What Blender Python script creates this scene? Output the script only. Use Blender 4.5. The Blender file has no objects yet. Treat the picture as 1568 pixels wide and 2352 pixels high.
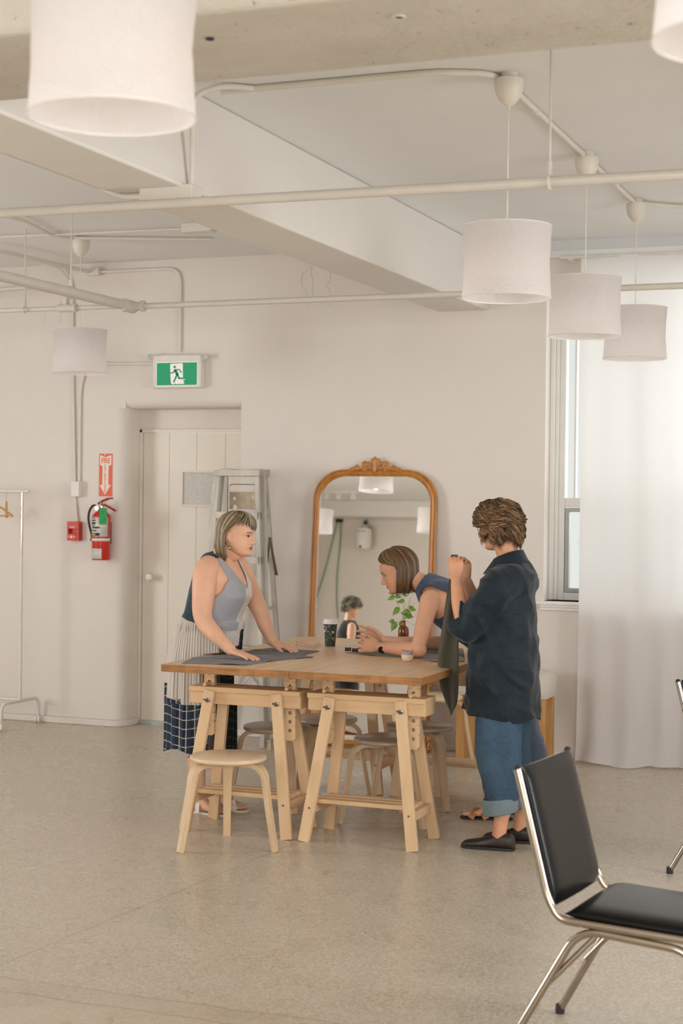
import bpy, math, random
import numpy as np
from mathutils import Vector, Matrix, noise as mnoise
random.seed(7); RNG = np.random.default_rng(7)
sc = bpy.context.scene
COL = sc.collection
V3 = lambda *a: np.array(a, float)
def unit(v):
    v = np.asarray(v, float); return v / (np.linalg.norm(v) + 1e-12)

# ------------------------------------------------------------------ camera
FPX, TH, PITCH, ROLL, EYE = 3700.0, math.radians(21.3), math.atan(-31 / 3700), .011, 1.7
_f0 = V3(-math.sin(TH), math.cos(TH), 0); _r0 = V3(math.cos(TH), math.sin(TH), 0); _u0 = V3(0, 0, 1)
_f = _f0 * math.cos(PITCH) + _u0 * math.sin(PITCH); _u = _u0 * math.cos(PITCH) - _f0 * math.sin(PITCH)
_R = _r0 * math.cos(ROLL) + _u * math.sin(ROLL); _U = _u * math.cos(ROLL) - _r0 * math.sin(ROLL)
CAMP = V3(0, 0, EYE)
cd = bpy.data.cameras.new('camera'); cam = bpy.data.objects.new('camera', cd); COL.objects.link(cam)
cam.matrix_world = Matrix([[_R[i], _U[i], -_f[i], CAMP[i]] for i in range(3)] + [[0, 0, 0, 1]])
cd.sensor_fit = 'VERTICAL'; cd.sensor_height = 36; cd.lens = FPX / 2352 * 36; cd.clip_start = .05
cd.dof.use_dof = True; cd.dof.focus_distance = 8.1; cd.dof.aperture_fstop = 3.6
sc.camera = cam
def at(px, py, X=None, Y=None, Z=None, D=None):
    """a point of the photograph's frame on a known plane of the room -> world position"""
    v = _f + _R * (px - 784) / FPX - _U * (py - 1176) / FPX
    t = (Z - EYE) / v[2] if Z is not None else Y / v[1] if Y is not None else X / v[0] if X is not None else D
    return CAMP + v * t

# ------------------------------------------------------------------ world, exposure, lights
sc.view_settings.view_transform = 'Standard'; sc.view_settings.look = 'None'
sc.view_settings.gamma = 1; sc.view_settings.use_curve_mapping = False
sc.view_settings.exposure = 0.08
sc.cycles.use_denoising = True
sc.cycles.max_bounces = 10; sc.cycles.diffuse_bounces = 5; sc.cycles.transparent_max_bounces = 12
sc.cycles.caustics_reflective = False; sc.cycles.caustics_refractive = False
sc.cycles.sample_clamp_indirect = 6
w = bpy.data.worlds.new('sky'); sc.world = w; w.use_nodes = True
w.node_tree.nodes['Background'].inputs[0].default_value = (1, .99, .975, 1)
w.node_tree.nodes['Background'].inputs[1].default_value = .85
def area(name, loc, aim, sx, sy, power, col):
    l = bpy.data.lights.new(name, 'AREA'); l.shape = 'RECTANGLE'; l.size = sx; l.size_y = sy; l.energy = power; l.color = col
    o = bpy.data.objects.new(name, l); COL.objects.link(o); o.location = loc
    o.rotation_euler = Vector(aim).to_track_quat('-Z', 'Z').to_euler(); return o
# daylight through the windows: back wall (behind the curtain), left wall, right wall; plus a fill light added behind the camera
area('daylight_back_window', (-.75, 11.7, 2.3), (-.42, -1, -.05), 3.0, 2.6, 66, (.94, .97, 1))
area('daylight_left_windows', (-10.0, 4.6, 1.93), (1, 0, 0), 6.6, 2.4, 640, (.955, .98, 1))
area('daylight_right_windows', (4.0, 5.5, 1.93), (-1, 0, 0), 8.2, 2.4, 680, (.95, .975, 1))
area('added_front_fill', (-.1, -2.5, 1.93), (0, 1, 0), 6.2, 2.4, 340, (.95, .98, 1))
LAMP_W = .38

# ------------------------------------------------------------------ materials
def lin(c):
    return tuple((x / 255 / 12.92) if x / 255 <= .04045 else ((x / 255 + .055) / 1.055) ** 2.4 for x in c)
class N:
    def __init__(s, name):
        s.m = bpy.data.materials.new(name); s.m.use_nodes = True; s.t = s.m.node_tree; s.n = s.t.nodes; s.l = s.t.links
        s.b = s.n['Principled BSDF']; s.out = s.n['Material Output']
    def add(s, t, **k):
        n = s.n.new(t)
        for a, v in k.items(): setattr(n, a, v)
        return n
    def coord(s, kind='Object', scale=(1, 1, 1), rot=(0, 0, 0)):
        tc = s.add('ShaderNodeTexCoord'); mp = s.add('ShaderNodeMapping'); mp.inputs['Scale'].default_value = scale
        mp.inputs['Rotation'].default_value = rot
        s.l.new(tc.outputs[kind], mp.inputs[0]); return mp.outputs[0]
    def noise(s, vec, scale, detail=4, rough=.55):
        n = s.add('ShaderNodeTexNoise'); n.inputs['Scale'].default_value = scale; n.inputs['Detail'].default_value = detail
        n.inputs['Roughness'].default_value = rough; s.l.new(vec, n.inputs['Vector']); return n.outputs['Fac']
    def ramp(s, fac, stops):
        r = s.add('ShaderNodeValToRGB'); e = r.color_ramp.elements
        while len(e) < len(stops): e.new(.5)
        for i, (p, c) in enumerate(stops): e[i].position = p; e[i].color = (*c, 1)
        s.l.new(fac, r.inputs[0]); return r.outputs[0]
    def mix(s, fac, a, b, mode='MIX'):
        m = s.add('ShaderNodeMix', data_type='RGBA', blend_type=mode)
        for sock, v in ((m.inputs[0], fac), (m.inputs[6], a), (m.inputs[7], b)):
            if hasattr(v, 'links') or isinstance(v, bpy.types.NodeSocket): s.l.new(v, sock)
            else: sock.default_value = v if isinstance(v, (int, float)) else (*v, 1)
        return m.outputs[2]
    def math(s, op, a, b=0.0, c=None):
        m = s.add('ShaderNodeMath', operation=op)
        for i, v in enumerate((a, b, c)):
            if v is None: continue
            if isinstance(v, bpy.types.NodeSocket): s.l.new(v, m.inputs[i])
            else: m.inputs[i].default_value = v
        return m.outputs[0]
    def col(s, sock): s.l.new(sock, s.b.inputs['Base Color'])
    def bump(s, h, strength=.3, dist=.005):
        b = s.add('ShaderNodeBump'); b.inputs['Strength'].default_value = strength; b.inputs['Distance'].default_value = dist
        s.l.new(h, b.inputs['Height']); s.l.new(b.outputs[0], s.b.inputs['Normal'])
def simple(name, rgb, rough=.6, metal=0, spec=.5, var=.06, scale=8, bump=0, bscale=60, stretch=(1, 1, 1), coat=0, trans=0, sub=0):
    n = N(name); c = lin(rgb); v = n.coord('Object', stretch)
    f = n.noise(v, scale)
    n.col(n.ramp(f, [(.3, tuple(x * (1 - var) for x in c)), (.7, tuple(min(1, x * (1 + var)) for x in c))]))
    n.b.inputs['Roughness'].default_value = rough; n.b.inputs['Metallic'].default_value = metal
    n.b.inputs['Specular IOR Level'].default_value = spec; n.b.inputs['Coat Weight'].default_value = coat
    if trans: n.b.inputs['Transmission Weight'].default_value = trans
    if sub:
        n.b.inputs['Subsurface Weight'].default_value = sub; n.b.inputs['Subsurface Radius'].default_value = (.02, .008, .004)
    if bump: n.bump(n.noise(v, bscale), bump)
    return n.m
M = {}
WALLC = (228, 219, 210)
def plaster(name, rgb, bump=.35, blotch=.03):
    n = N(name); v = n.coord(); c = lin(rgb)
    a = n.noise(v, 1.1, 3); b = n.noise(v, 7, 5)
    base = n.ramp(a, [(.3, tuple(x * (1 - blotch) for x in c)), (.7, c)])
    base = n.mix(.35, base, n.ramp(b, [(.35, tuple(x * .965 for x in c)), (.65, c)]))
    n.col(base); n.b.inputs['Roughness'].default_value = .62; n.b.inputs['Specular IOR Level'].default_value = .25
    h = n.math('ADD', n.math('MULTIPLY', n.noise(v, 9, 4), 1.0), n.math('MULTIPLY', n.noise(v, 60, 3), .25))
    n.bump(h, bump, .006); return n.m
M['wall'] = plaster('wall_plaster', WALLC)
M['ceiling'] = plaster('ceiling_paint', (238, 238, 237), .3)
M['beam'] = plaster('beam_paint', (231, 226, 219), .3)
def concrete():
    n = N('board_marked_concrete'); v = n.coord(); c = lin((204, 196, 182))
    a = n.noise(n.coord('Object', (1, 1.6, 2)), 2.6, 6, .65); b = n.noise(v, 26, 5, .7)
    base = n.ramp(a, [(.28, lin((196, 188, 174))), (.5, c), (.75, lin((212, 205, 194)))])
    pits = n.ramp(b, [(.30, (.0, .0, .0)), (.36, (1, 1, 1))])
    n.col(n.mix(pits, lin((150, 132, 108)), base)); n.b.inputs['Roughness'].default_value = .8
    n.bump(n.math('ADD', n.math('MULTIPLY', a, 1.5), b), .6, .012); return n.m
M['concrete'] = concrete()
def floor_mat():
    n = N('polished_terrazzo'); v = n.coord()
    big = n.noise(v, .55, 4); mid = n.noise(v, 3.2, 5); fine = n.noise(v, 150, 3, .7)
    base = n.ramp(big, [(.3, lin((192, 180, 162))), (.7, lin((208, 197, 180)))])
    base = n.mix(.3, base, n.ramp(mid, [(.35, lin((174, 158, 134))), (.65, lin((206, 193, 174)))]))
    vo = n.add('ShaderNodeTexVoronoi', feature='F1'); vo.inputs['Scale'].default_value = 125; n.l.new(v, vo.inputs['Vector'])
    chip = n.ramp(vo.outputs['Color'], [(.12, lin((120, 102, 80))), (.5, lin((190, 176, 154))), (.88, lin((236, 226, 210)))])
    base = n.mix(.42, base, chip); base = n.mix(.25, base, n.ramp(fine, [(.3, lin((130, 112, 90))), (.7, lin((230, 220, 204)))]))
    v2 = n.add('ShaderNodeTexVoronoi', feature='F1'); v2.inputs['Scale'].default_value = 2.3; n.l.new(v, v2.inputs['Vector'])
    spot = n.ramp(v2.outputs['Distance'], [(.022, (0, 0, 0)), (.032, (1, 1, 1))])
    base = n.mix(spot, lin((110, 88, 62)), base)
    # worn strip with ochre stains near the camera, running along the room
    sx = n.add('ShaderNodeSeparateXYZ'); n.l.new(v, sx.inputs[0])
    yw = n.math('ADD', sx.outputs[1], n.math('MULTIPLY', n.noise(v, 2.5, 5), .10))
    strip = n.ramp(yw, [(0, (0, 0, 0)), (1, (1, 1, 1))])
    lo = n.math('LESS_THAN', yw, 4.895); edge = n.math('LESS_THAN', n.math('ABSOLUTE', n.math('SUBTRACT', yw, 4.90)), .006)
    edge2 = n.math('LESS_THAN', n.math('ABSOLUTE', n.math('SUBTRACT', yw, 4.76)), .006)
    base = n.mix(n.math('MULTIPLY', lo, .55), base, n.ramp(mid, [(.3, lin((176, 162, 138))), (.7, lin((200, 186, 164)))]))
    och = n.math('MULTIPLY', n.math('LESS_THAN', yw, 4.94), n.math('GREATER_THAN', n.noise(v, 9, 2), .66))
    base = n.mix(n.math('MULTIPLY', och, .5), base, lin((190, 142, 84)))
    base = n.mix(n.math('MULTIPLY', n.math('ADD', edge, edge2), .45), base, lin((140, 120, 94)))
    # saw-cut joints
    jx = n.math('ABSOLUTE', n.math('SUBTRACT', n.math('ADD', sx.outputs[0], n.math('MULTIPLY', sx.outputs[1], -.072)), -3.6))
    jl = n.math('LESS_THAN', jx, .004)
    base = n.mix(n.math('MULTIPLY', jl, .4), base, lin((128, 108, 84)))
    n.col(base); n.b.inputs['Specular IOR Level'].default_value = .5
    n.l.new(n.ramp(mid, [(.3, (.22,) * 3), (.7, (.36,) * 3)]), n.b.inputs['Roughness'])
    n.bump(n.noise(v, 30, 3), .05, .003); return n.m
M['floor'] = floor_mat()
def wood(name, a, b, scale=1.0, axis='X', rough=.42, blocks=0, grain=.5):
    n = N(name)
    st = {'X': (1.2, 14, 14), 'Y': (14, 1.2, 14), 'Z': (14, 14, 1.2)}[axis]
    v = n.coord('Object', tuple(s * scale for s in st))
    f = n.noise(v, 2.2, 5, .6)
    c = n.ramp(f, [(.3, lin(a)), (.7, lin(b))])
    if blocks:
        vv = n.coord('Object', (1, 1, 1)); sx = n.add('ShaderNodeSeparateXYZ'); n.l.new(vv, sx.inputs[0])
        fl = n.math('FLOOR', n.math('MULTIPLY', sx.outputs[0], 1 / .042))
        row = n.math('FLOOR', n.math('ADD', n.math('MULTIPLY', sx.outputs[1], 1 / .55), n.math('MULTIPLY', fl, .37)))
        wn = n.add('ShaderNodeTexWhiteNoise', noise_dimensions='2D'); cb = n.add('ShaderNodeCombineXYZ')
        n.l.new(fl, cb.inputs[0]); n.l.new(row, cb.inputs[1]); n.l.new(cb.outputs[0], wn.inputs['Vector'])
        tint = n.ramp(wn.outputs['Value'], [(0, (.80,) * 3), (1, (1.06,) * 3)])
        c = n.mix(blocks, c, tint, 'MULTIPLY')
    n.col(c); n.b.inputs['Roughness'].default_value = rough; n.bump(f, .1, .002); return n.m
M['oak_top'] = wood('oak_worktop', (214, 176, 134), (230, 196, 156), 1, 'Y', .36, .5)
M['oak_edge'] = wood('oak_end_grain', (148, 98, 52), (182, 130, 78), 2.2, 'X', .5, .9)
M['birch'] = wood('birch_solid', (214, 178, 136), (226, 193, 153), 1, 'Z', .5)
M['birch_x'] = wood('birch_solid_rail', (212, 174, 130), (224, 190, 148), 1, 'X', .5)
M['ply'] = wood('birch_ply', (212, 184, 150), (226, 200, 168), .5, 'X', .38)
M['ply_edge'] = wood('bent_birch_ply', (206, 174, 134), (222, 194, 158), 1, 'Z', .45)
M['seat_grey'] = wood('stool_linoleum', (168, 150, 130), (184, 166, 146), .3, 'X', .3)
M['oakleg'] = wood('oak_leg', (176, 124, 66), (206, 158, 98), 1, 'Z', .5)
M['hangerwood'] = simple('hanger_wood', (214, 158, 98), .4)
M['gilt'] = wood('gilt_wood', (168, 104, 40), (206, 142, 66), 1, 'Z', .36)
M['gilt2'] = simple('gilt_carving', (196, 134, 66), .32, 0, .6, .12, 30)
M['white'] = simple('white_paint', (226, 220, 212), .45)
M['cream'] = simple('cream_pipe_paint', (222, 215, 204), .42, var=.04, bump=.1, bscale=40)
M['pipepaint'] = simple('sprinkler_pipe_paint', (208, 200, 188), .4, var=.04)
M['doorpaint'] = simple('door_paint', (228, 218, 204), .4, var=.03, scale=3)
M['chrome'] = simple('chrome', (176, 164, 150), .12, 1)
M['steel'] = simple('steel', (150, 148, 142), .3, 1)
M['alu'] = simple('worn_aluminium', (188, 181, 170), .45, .35, var=.18, scale=14, stretch=(1, 1, .25), bump=.15)
M['alu_tan'] = simple('dusty_shelf_plate', (190, 172, 146), .6, .1, var=.2, scale=18)
M['vinyl'] = simple('black_vinyl', (10, 11, 11), .24, 0, .22, .1, 5, .06, 120)
M['rubber'] = simple('black_rubber', (34, 30, 28), .6)
M['red'] = simple('red_enamel', (196, 38, 20), .28, 0, .5, .05)
M['redplastic'] = simple('red_plastic', (206, 62, 44), .45)
M['darkred'] = simple('dark_red_steel', (150, 26, 22), .3, .2)
M['orange'] = simple('sign_red_orange', (230, 96, 58), .5)
M['signwhite'] = simple('sign_white', (232, 222, 208), .5, var=.02)
M['label'] = simple('paper_label', (218, 212, 202), .55, var=.03)
M['ink'] = simple('printed_ink', (44, 44, 42), .6)
M['yellow'] = simple('yellow_plastic', (226, 176, 60), .4)
M['greentag'] = simple('green_tag', (24, 150, 76), .6)
M['greencable'] = simple('green_cable', (36, 128, 66), .5)
M['blackhose'] = simple('black_hose', (38, 38, 36), .55)
M['skin_a'] = simple('skin_fair', (226, 176, 146), .5, 0, .3, .07, 14, .05, 160, sub=.06)
M['skin_b'] = simple('skin_warm', (224, 170, 138), .5, 0, .3, .07, 14, .05, 160, sub=.06)
M['skin_c'] = simple('skin_tan', (214, 158, 122), .5, 0, .3, .07, 14, .05, 160, sub=.06)
M['lip'] = simple('lips', (172, 84, 70), .4, 0, .5)
M['eyewhite'] = simple('eye_white', (216, 200, 188), .25)
M['iris'] = simple('iris', (58, 44, 36), .2)
M['brow'] = simple('eyebrow', (140, 100, 72), .7)
def hairmat(name, a, b):
    n = N(name); f = n.noise(n.coord('Object', (60, 60, 8)), 1.5, 4)
    n.col(n.ramp(f, [(.3, lin(a)), (.7, lin(b))])); n.b.inputs['Roughness'].default_value = .42
    n.b.inputs['Specular IOR Level'].default_value = .55; return n.m
HAIR = {'a': [hairmat('hair_ash_1', (120, 98, 70), (150, 126, 94)), hairmat('hair_ash_2', (158, 134, 102), (184, 162, 130)), hairmat('hair_ash_3', (88, 70, 48), (112, 92, 66)), hairmat('hair_ash_4', (196, 182, 160), (212, 200, 182))],
        'b': [hairmat('hair_brown_1', (104, 74, 46), (130, 98, 64)), hairmat('hair_brown_2', (150, 116, 80), (172, 140, 102)), hairmat('hair_brown_3', (72, 48, 28), (94, 66, 40))],
        'c': [hairmat('hair_curl_1', (92, 64, 38), (120, 88, 56)), hairmat('hair_curl_2', (140, 104, 68), (168, 132, 92)), hairmat('hair_curl_3', (56, 38, 22), (80, 56, 34))],
        'd': [hairmat('hair_grey_1', (120, 110, 94), (146, 136, 120)), hairmat('hair_grey_2', (166, 158, 142), (190, 182, 166)), hairmat('hair_grey_3', (84, 76, 62), (106, 98, 82))]}
def cloth(name, rgb, rough=.85, weave=.35, var=.1, scale=10):
    n = N(name); c = lin(rgb); v = n.coord('UV'); o = n.coord()
    f = n.noise(o, scale, 5)
    thr = n.noise(n.coord('Object', (40, 40, 260)), 3, 2)
    c1 = n.ramp(f, [(.3, tuple(x * (1 - var) for x in c)), (.7, tuple(min(1, x * (1 + var)) for x in c))])
    n.col(n.mix(.25, c1, n.ramp(thr, [(.3, tuple(x * .75 for x in c)), (.7, tuple(min(1, x * 1.25) for x in c))])))
    n.b.inputs['Roughness'].default_value = rough; n.b.inputs['Specular IOR Level'].default_value = .2
    n.b.inputs['Sheen Weight'].default_value = .15
    n.bump(n.math('ADD', n.noise(o, 7, 3), n.math('MULTIPLY', n.noise(o, 28, 3), .35)), weave, .02); return n.m
def uvlines(name, base, line, fu, wu, fv=0, wv=0, second=None):
    """woven stripes (fu lines per metre across) and, with fv, a checked grid"""
    n = N(name); v = n.coord('UV'); sx = n.add('ShaderNodeSeparateXYZ'); n.l.new(v, sx.inputs[0])
    def band(s, fr, wd): return n.math('LESS_THAN', n.math('FRACT', n.math('MULTIPLY', s, fr)), wd)
    a = band(sx.outputs[0], fu, wu)
    c = n.mix(n.math('MULTIPLY', a, .8), lin(base), lin(line))
    if fv: c = n.mix(n.math('MULTIPLY', band(sx.outputs[1], fv, wv), .8), c, lin(line))
    if second: c = n.mix(n.math('MULTIPLY', band(n.math('ADD', sx.outputs[0], .5 / fu), fu, .45), .35), c, lin(second))
    n.col(c); n.b.inputs['Roughness'].default_value = .85; n.b.inputs['Specular IOR Level'].default_value = .2
    n.bump(n.noise(n.coord(), 9, 3), .3, .02); return n.m
M['d_blue'] = cloth('linen_blue_grey', (164, 165, 170)); M['d_teal'] = cloth('cotton_dark_teal', (44, 60, 68))
M['d_plain'] = cloth('linen_pale_lilac', (198, 184, 176)); M['d_grey'] = cloth('linen_dark_grey', (92, 84, 82))
M['d_floral'] = cloth('cotton_white_sprigged', (214, 204, 198), scale=60, var=.18)
M['d_stripe'] = uvlines('cotton_striped', (204, 194, 184), (146, 134, 126), 62, .40)
M['d_plaid'] = uvlines('cotton_navy_check', (36, 46, 60), (190, 180, 168), 23, .13, 21, .12, (62, 76, 94))
M['d_black'] = uvlines('cotton_black_check', (24, 26, 30), (60, 78, 70), 24, .2, 21, .2)
M['navyblue'] = cloth('chambray_slate_blue', (66, 80, 100)); M['shirt'] = cloth('cotton_ink_navy', (24, 36, 44), .62, .5, .14, 6)
M['pants'] = cloth('cotton_grey_blue', (76, 84, 100)); M['blacktop'] = cloth('jersey_black', (34, 32, 30))
def denim():
    n = N('blue_denim'); o = n.coord(); f = n.noise(o, 5, 4); t = n.noise(n.coord('Object', (200, 200, 30)), 2, 2)
    c = n.ramp(f, [(.3, lin((30, 52, 72))), (.7, lin((66, 94, 116)))])
    n.col(n.mix(.3, c, n.ramp(t, [(.3, lin((26, 44, 62))), (.7, lin((92, 120, 140)))]))); n.b.inputs['Roughness'].default_value = .85
    n.bump(n.noise(o, 14, 3), .4, .02); return n.m
M['denim'] = denim(); M['cuff'] = cloth('denim_inside', (116, 130, 136))
M['olive'] = cloth('wool_dark_olive', (66, 62, 48), .9); M['greylinen'] = cloth('linen_charcoal', (94, 86, 82), .9, .6)
M['sage'] = cloth('linen_sage', (124, 116, 94), .9); M['upholstery'] = cloth('linen_upholstery', (212, 204, 192), .9, .5)
M['leather'] = simple('tan_leather', (176, 108, 52), .45); M['shoe'] = simple('dark_brown_shoe', (46, 36, 30), .42, bump=.1)
M['whitestrap'] = simple('white_sandal', (226, 216, 206), .5); M['redshoe'] = simple('red_shoe', (120, 34, 30), .4)
M['gold'] = simple('rose_gold', (206, 160, 120), .25, .9); M['black'] = simple('black_plastic', (16, 16, 16), .25)
M['cuplid'] = simple('cup_lid', (226, 220, 216), .4, var=.02); M['cup'] = simple('cup_sleeve', (38, 40, 34), .5, var=.2)
M['cupleaf'] = simple('cup_leaf', (70, 112, 56), .5); M['cupleaf2'] = simple('cup_leaf_outline', (168, 164, 140), .5)
M['leaf'] = simple('basil_leaf', (112, 148, 52), .45, var=.2, scale=20); M['stem'] = simple('plant_stem', (150, 160, 96), .5)
M['purple'] = simple('pin_cushion_felt', (176, 160, 168), .95); M['cupwood'] = simple('turned_pale_wood', (226, 208, 178), .5)
def amber():
    n = N('amber_glass'); n.b.inputs['Base Color'].default_value = (*lin((150, 74, 20)), 1)
    n.b.inputs['Roughness'].default_value = .08; n.b.inputs['Transmission Weight'].default_value = .45
    f = n.noise(n.coord(), 20); n.bump(f, .02); return n.m
M['amber'] = amber()
def glass():
    n = N('window_glass'); g = n.add('ShaderNodeBsdfGlossy'); t = n.add('ShaderNodeBsdfTransparent'); m = n.add('ShaderNodeMixShader')
    g.inputs['Roughness'].default_value = .02; t.inputs[0].default_value = (.97, .99, .98, 1); m.inputs[0].default_value = .06
    n.l.new(t.outputs[0], m.inputs[1]); n.l.new(g.outputs[0], m.inputs[2]); n.l.new(m.outputs[0], n.out.inputs[0]); return n.m
M['glass'] = glass()
def mirror():
    n = N('silvered_mirror'); n.b.inputs['Metallic'].default_value = 1; n.b.inputs['Roughness'].default_value = .015
    n.b.inputs['Base Color'].default_value = (.95, .95, .94, 1); return n.m
M['mirror'] = mirror()
def sheer(name, rgb, tr, wrinkle=0):
    n = N(name); c = lin(rgb); f = n.noise(n.coord('Object', (240, 240, 240)), 1.5, 2); o = n.coord()
    d = n.add('ShaderNodeBsdfDiffuse'); t = n.add('ShaderNodeBsdfTranslucent'); m = n.add('ShaderNodeMixShader')
    cc = n.ramp(f, [(.3, tuple(x * .95 for x in c)), (.7, c)])
    n.l.new(cc, d.inputs[0]); n.l.new(cc, t.inputs[0]); m.inputs[0].default_value = tr
    if wrinkle:
        vw = n.add('ShaderNodeTexVoronoi', feature='DISTANCE_TO_EDGE'); vw.inputs['Scale'].default_value = 15; n.l.new(n.coord('Object', (1, 1, 1.6)), vw.inputs['Vector'])
        h = n.noise(n.coord('Object', (1, 1, .8)), 9, 8, .75); b = n.add('ShaderNodeBump'); b.inputs['Strength'].default_value = wrinkle; b.inputs['Distance'].default_value = .02; h = n.math('ADD', h, n.math('MULTIPLY', n.math('MINIMUM', vw.outputs['Distance'], .12), 0.6))
        n.l.new(h, b.inputs['Height']); n.l.new(b.outputs[0], d.inputs['Normal']); n.l.new(b.outputs[0], t.inputs['Normal'])
    n.l.new(d.outputs[0], m.inputs[1]); n.l.new(t.outputs[0], m.inputs[2]); n.l.new(m.outputs[0], n.out.inputs[0]); return n.m
M['curtain'] = sheer('sheer_linen', (238, 234, 231), .5)
M['paper'] = sheer('rice_paper', (238, 232, 229), .5, .9)
def emit(name, rgb, s):
    n = N(name); n.b.inputs['Base Color'].default_value = (*lin(rgb), 1); n.b.inputs['Emission Color'].default_value = (*lin(rgb), 1)
    n.b.inputs['Emission Strength'].default_value = s; f = n.noise(n.coord(), 5); n.bump(f, .01); return n.m
M['exitgreen'] = emit('exit_sign_green', (0, 146, 98), .22); M['exitwhite'] = emit('exit_sign_white', (232, 224, 218), .25)
M['bulb'] = emit('lamp_bulb', (255, 240, 226), 1.1); M['led'] = emit('indicator_led', (240, 120, 110), 1.5)
M['wired'] = simple('wired_glass', (196, 190, 182), .35, 0, .5, .12, 90, .4, 90)
M['winpaint'] = simple('window_paint', (240, 237, 232), .4, var=.02)
M['frame_grey'] = simple('window_sash_paint', (176, 182, 178), .4)
M['canister'] = simple('white_plastic_tank', (228, 224, 216), .4)

# ------------------------------------------------------------------ object helpers
def wloc(p):
    v = np.zeros(3)
    while p is not None: v += np.array(p.location); p = p.parent
    return v
def tag(o, label=None, cat=None, group=None, kind=None):
    if label: o['label'] = label
    if cat: o['category'] = cat
    if group: o['group'] = group
    if kind: o['kind'] = kind
    return o
def thing(name, label, cat, loc=(0, 0, 0), group=None):
    o = bpy.data.objects.new(name, None); COL.objects.link(o); o.location = loc; o.empty_display_size = .05
    return tag(o, label, cat, group)
def dup(root, loc=None, label=None, group=None, rotz=None):
    def cp(o, p):
        c = o.copy(); COL.objects.link(c); c.parent = p
        for ch in list(o.children): cp(ch, c)
        return c
    r = cp(root, None)
    if loc is not None: r.location = loc
    if rotz is not None: r.rotation_euler.z = rotz
    if label: r['label'] = label
    if group: r['group'] = group
    return r
class MB:
    def __init__(s): s.v = []; s.f = []; s.mi = []
    def add(s, vs, fs, mi=0):
        o = len(s.v); s.v += [tuple(map(float, p)) for p in vs]; s.f += [tuple(i + o for i in f) for f in fs]; s.mi += [mi] * len(fs); return s
    def box(s, x0, x1, y0, y1, z0, z1, mi=0):
        vs = [(x, y, z) for z in (z0, z1) for y in (y0, y1) for x in (x0, x1)]
        return s.add(vs, [(0, 2, 3, 1), (4, 5, 7, 6), (0, 1, 5, 4), (2, 6, 7, 3), (0, 4, 6, 2), (1, 3, 7, 5)], mi)
    def beam(s, a, b, w, h, up=(0, 0, 1), mi=0, w2=None, h2=None):
        a, b = np.array(a, float), np.array(b, float); d = unit(b - a); x = unit(np.cross(d, up)); y = np.cross(x, d)
        w2 = w if w2 is None else w2; h2 = h if h2 is None else h2
        vs = [a + x * sx * w / 2 + y * sy * h / 2 for sy in (-1, 1) for sx in (-1, 1)] + [b + x * sx * w2 / 2 + y * sy * h2 / 2 for sy in (-1, 1) for sx in (-1, 1)]
        return s.add(vs, [(0, 2, 3, 1), (4, 5, 7, 6), (0, 1, 5, 4), (2, 6, 7, 3), (0, 4, 6, 2), (1, 3, 7, 5)], mi)
    def prism(s, pts, axis, a, b, mi=0):
        """pts: 2-D outline; axis: the extrusion axis index; remaining axes in order"""
        n = len(pts); ax = [i for i in range(3) if i != axis]; vs = []
        for h in (a, b):
            for p in pts:
                q = [0, 0, 0]; q[axis] = h; q[ax[0]], q[ax[1]] = p; vs.append(q)
        fs = [tuple(range(n))[::-1], tuple(range(n, 2 * n))] + [(i, (i + 1) % n, n + (i + 1) % n, n + i) for i in range(n)]
        return s.add(vs, fs, mi)
    def rings(s, R, cap=True, mi=0, closed=False):
        n = len(R[0]); vs = [p for r in R for p in r]; fs = []
        m = len(R)
        for i in range(m if closed else m - 1):
            k = (i + 1) % m
            for j in range(n): fs.append((i * n + j, i * n + (j + 1) % n, k * n + (j + 1) % n, k * n + j))
        if cap and not closed: fs += [tuple(range(n))[::-1], tuple(range((m - 1) * n, m * n))]
        return s.add(vs, fs, mi)
    def tube(s, pts, r, n=12, mi=0, cap=True, closed=False):
        P = [np.array(p, float) for p in pts]; m = len(P); r = [r] * m if np.isscalar(r) else r
        R = []; up = None
        for i in range(m):
            if closed: d = unit(P[(i + 1) % m] - P[i - 1])
            else: d = unit(P[min(i + 1, m - 1)] - P[max(i - 1, 0)])
            if up is None: up = unit(np.cross(d, (0.3, .2, 1) if abs(d[2]) < .9 else (1, 0, 0)))
            up = unit(up - d * (up @ d)); x = np.cross(d, up)
            R.append([P[i] + (up * math.cos(t) + x * math.sin(t)) * r[i] for t in np.linspace(0, 2 * math.pi, n, endpoint=False)])
        return s.rings(R, cap, mi, closed)
    def lathe(s, prof, c=(0, 0, 0), n=32, mi=0, cap=True, ax=None):
        c = np.array(c, float); R = []
        X, Y, Z = ax if ax else (V3(1, 0, 0), V3(0, 1, 0), V3(0, 0, 1))
        for r, z in prof: R.append([c + X * r * math.cos(t) + Y * r * math.sin(t) + Z * z for t in np.linspace(0, 2 * math.pi, n, endpoint=False)])
        return s.rings(R, cap, mi)
    def ball(s, c, rx, ry=None, rz=None, n=16, mi=0, ax=None):
        ry = rx if ry is None else ry; rz = rx if rz is None else rz; c = np.array(c, float)
        X, Y, Z = ax if ax else (V3(1, 0, 0), V3(0, 1, 0), V3(0, 0, 1)); R = []
        for e in np.linspace(-math.pi / 2 + .08, math.pi / 2 - .08, n // 2 + 2):
            R.append([c + X * rx * math.cos(e) * math.cos(t) + Y * ry * math.cos(e) * math.sin(t) + Z * rz * math.sin(e) for t in np.linspace(0, 2 * math.pi, n, endpoint=False)])
        return s.rings(R, True, mi)
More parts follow.
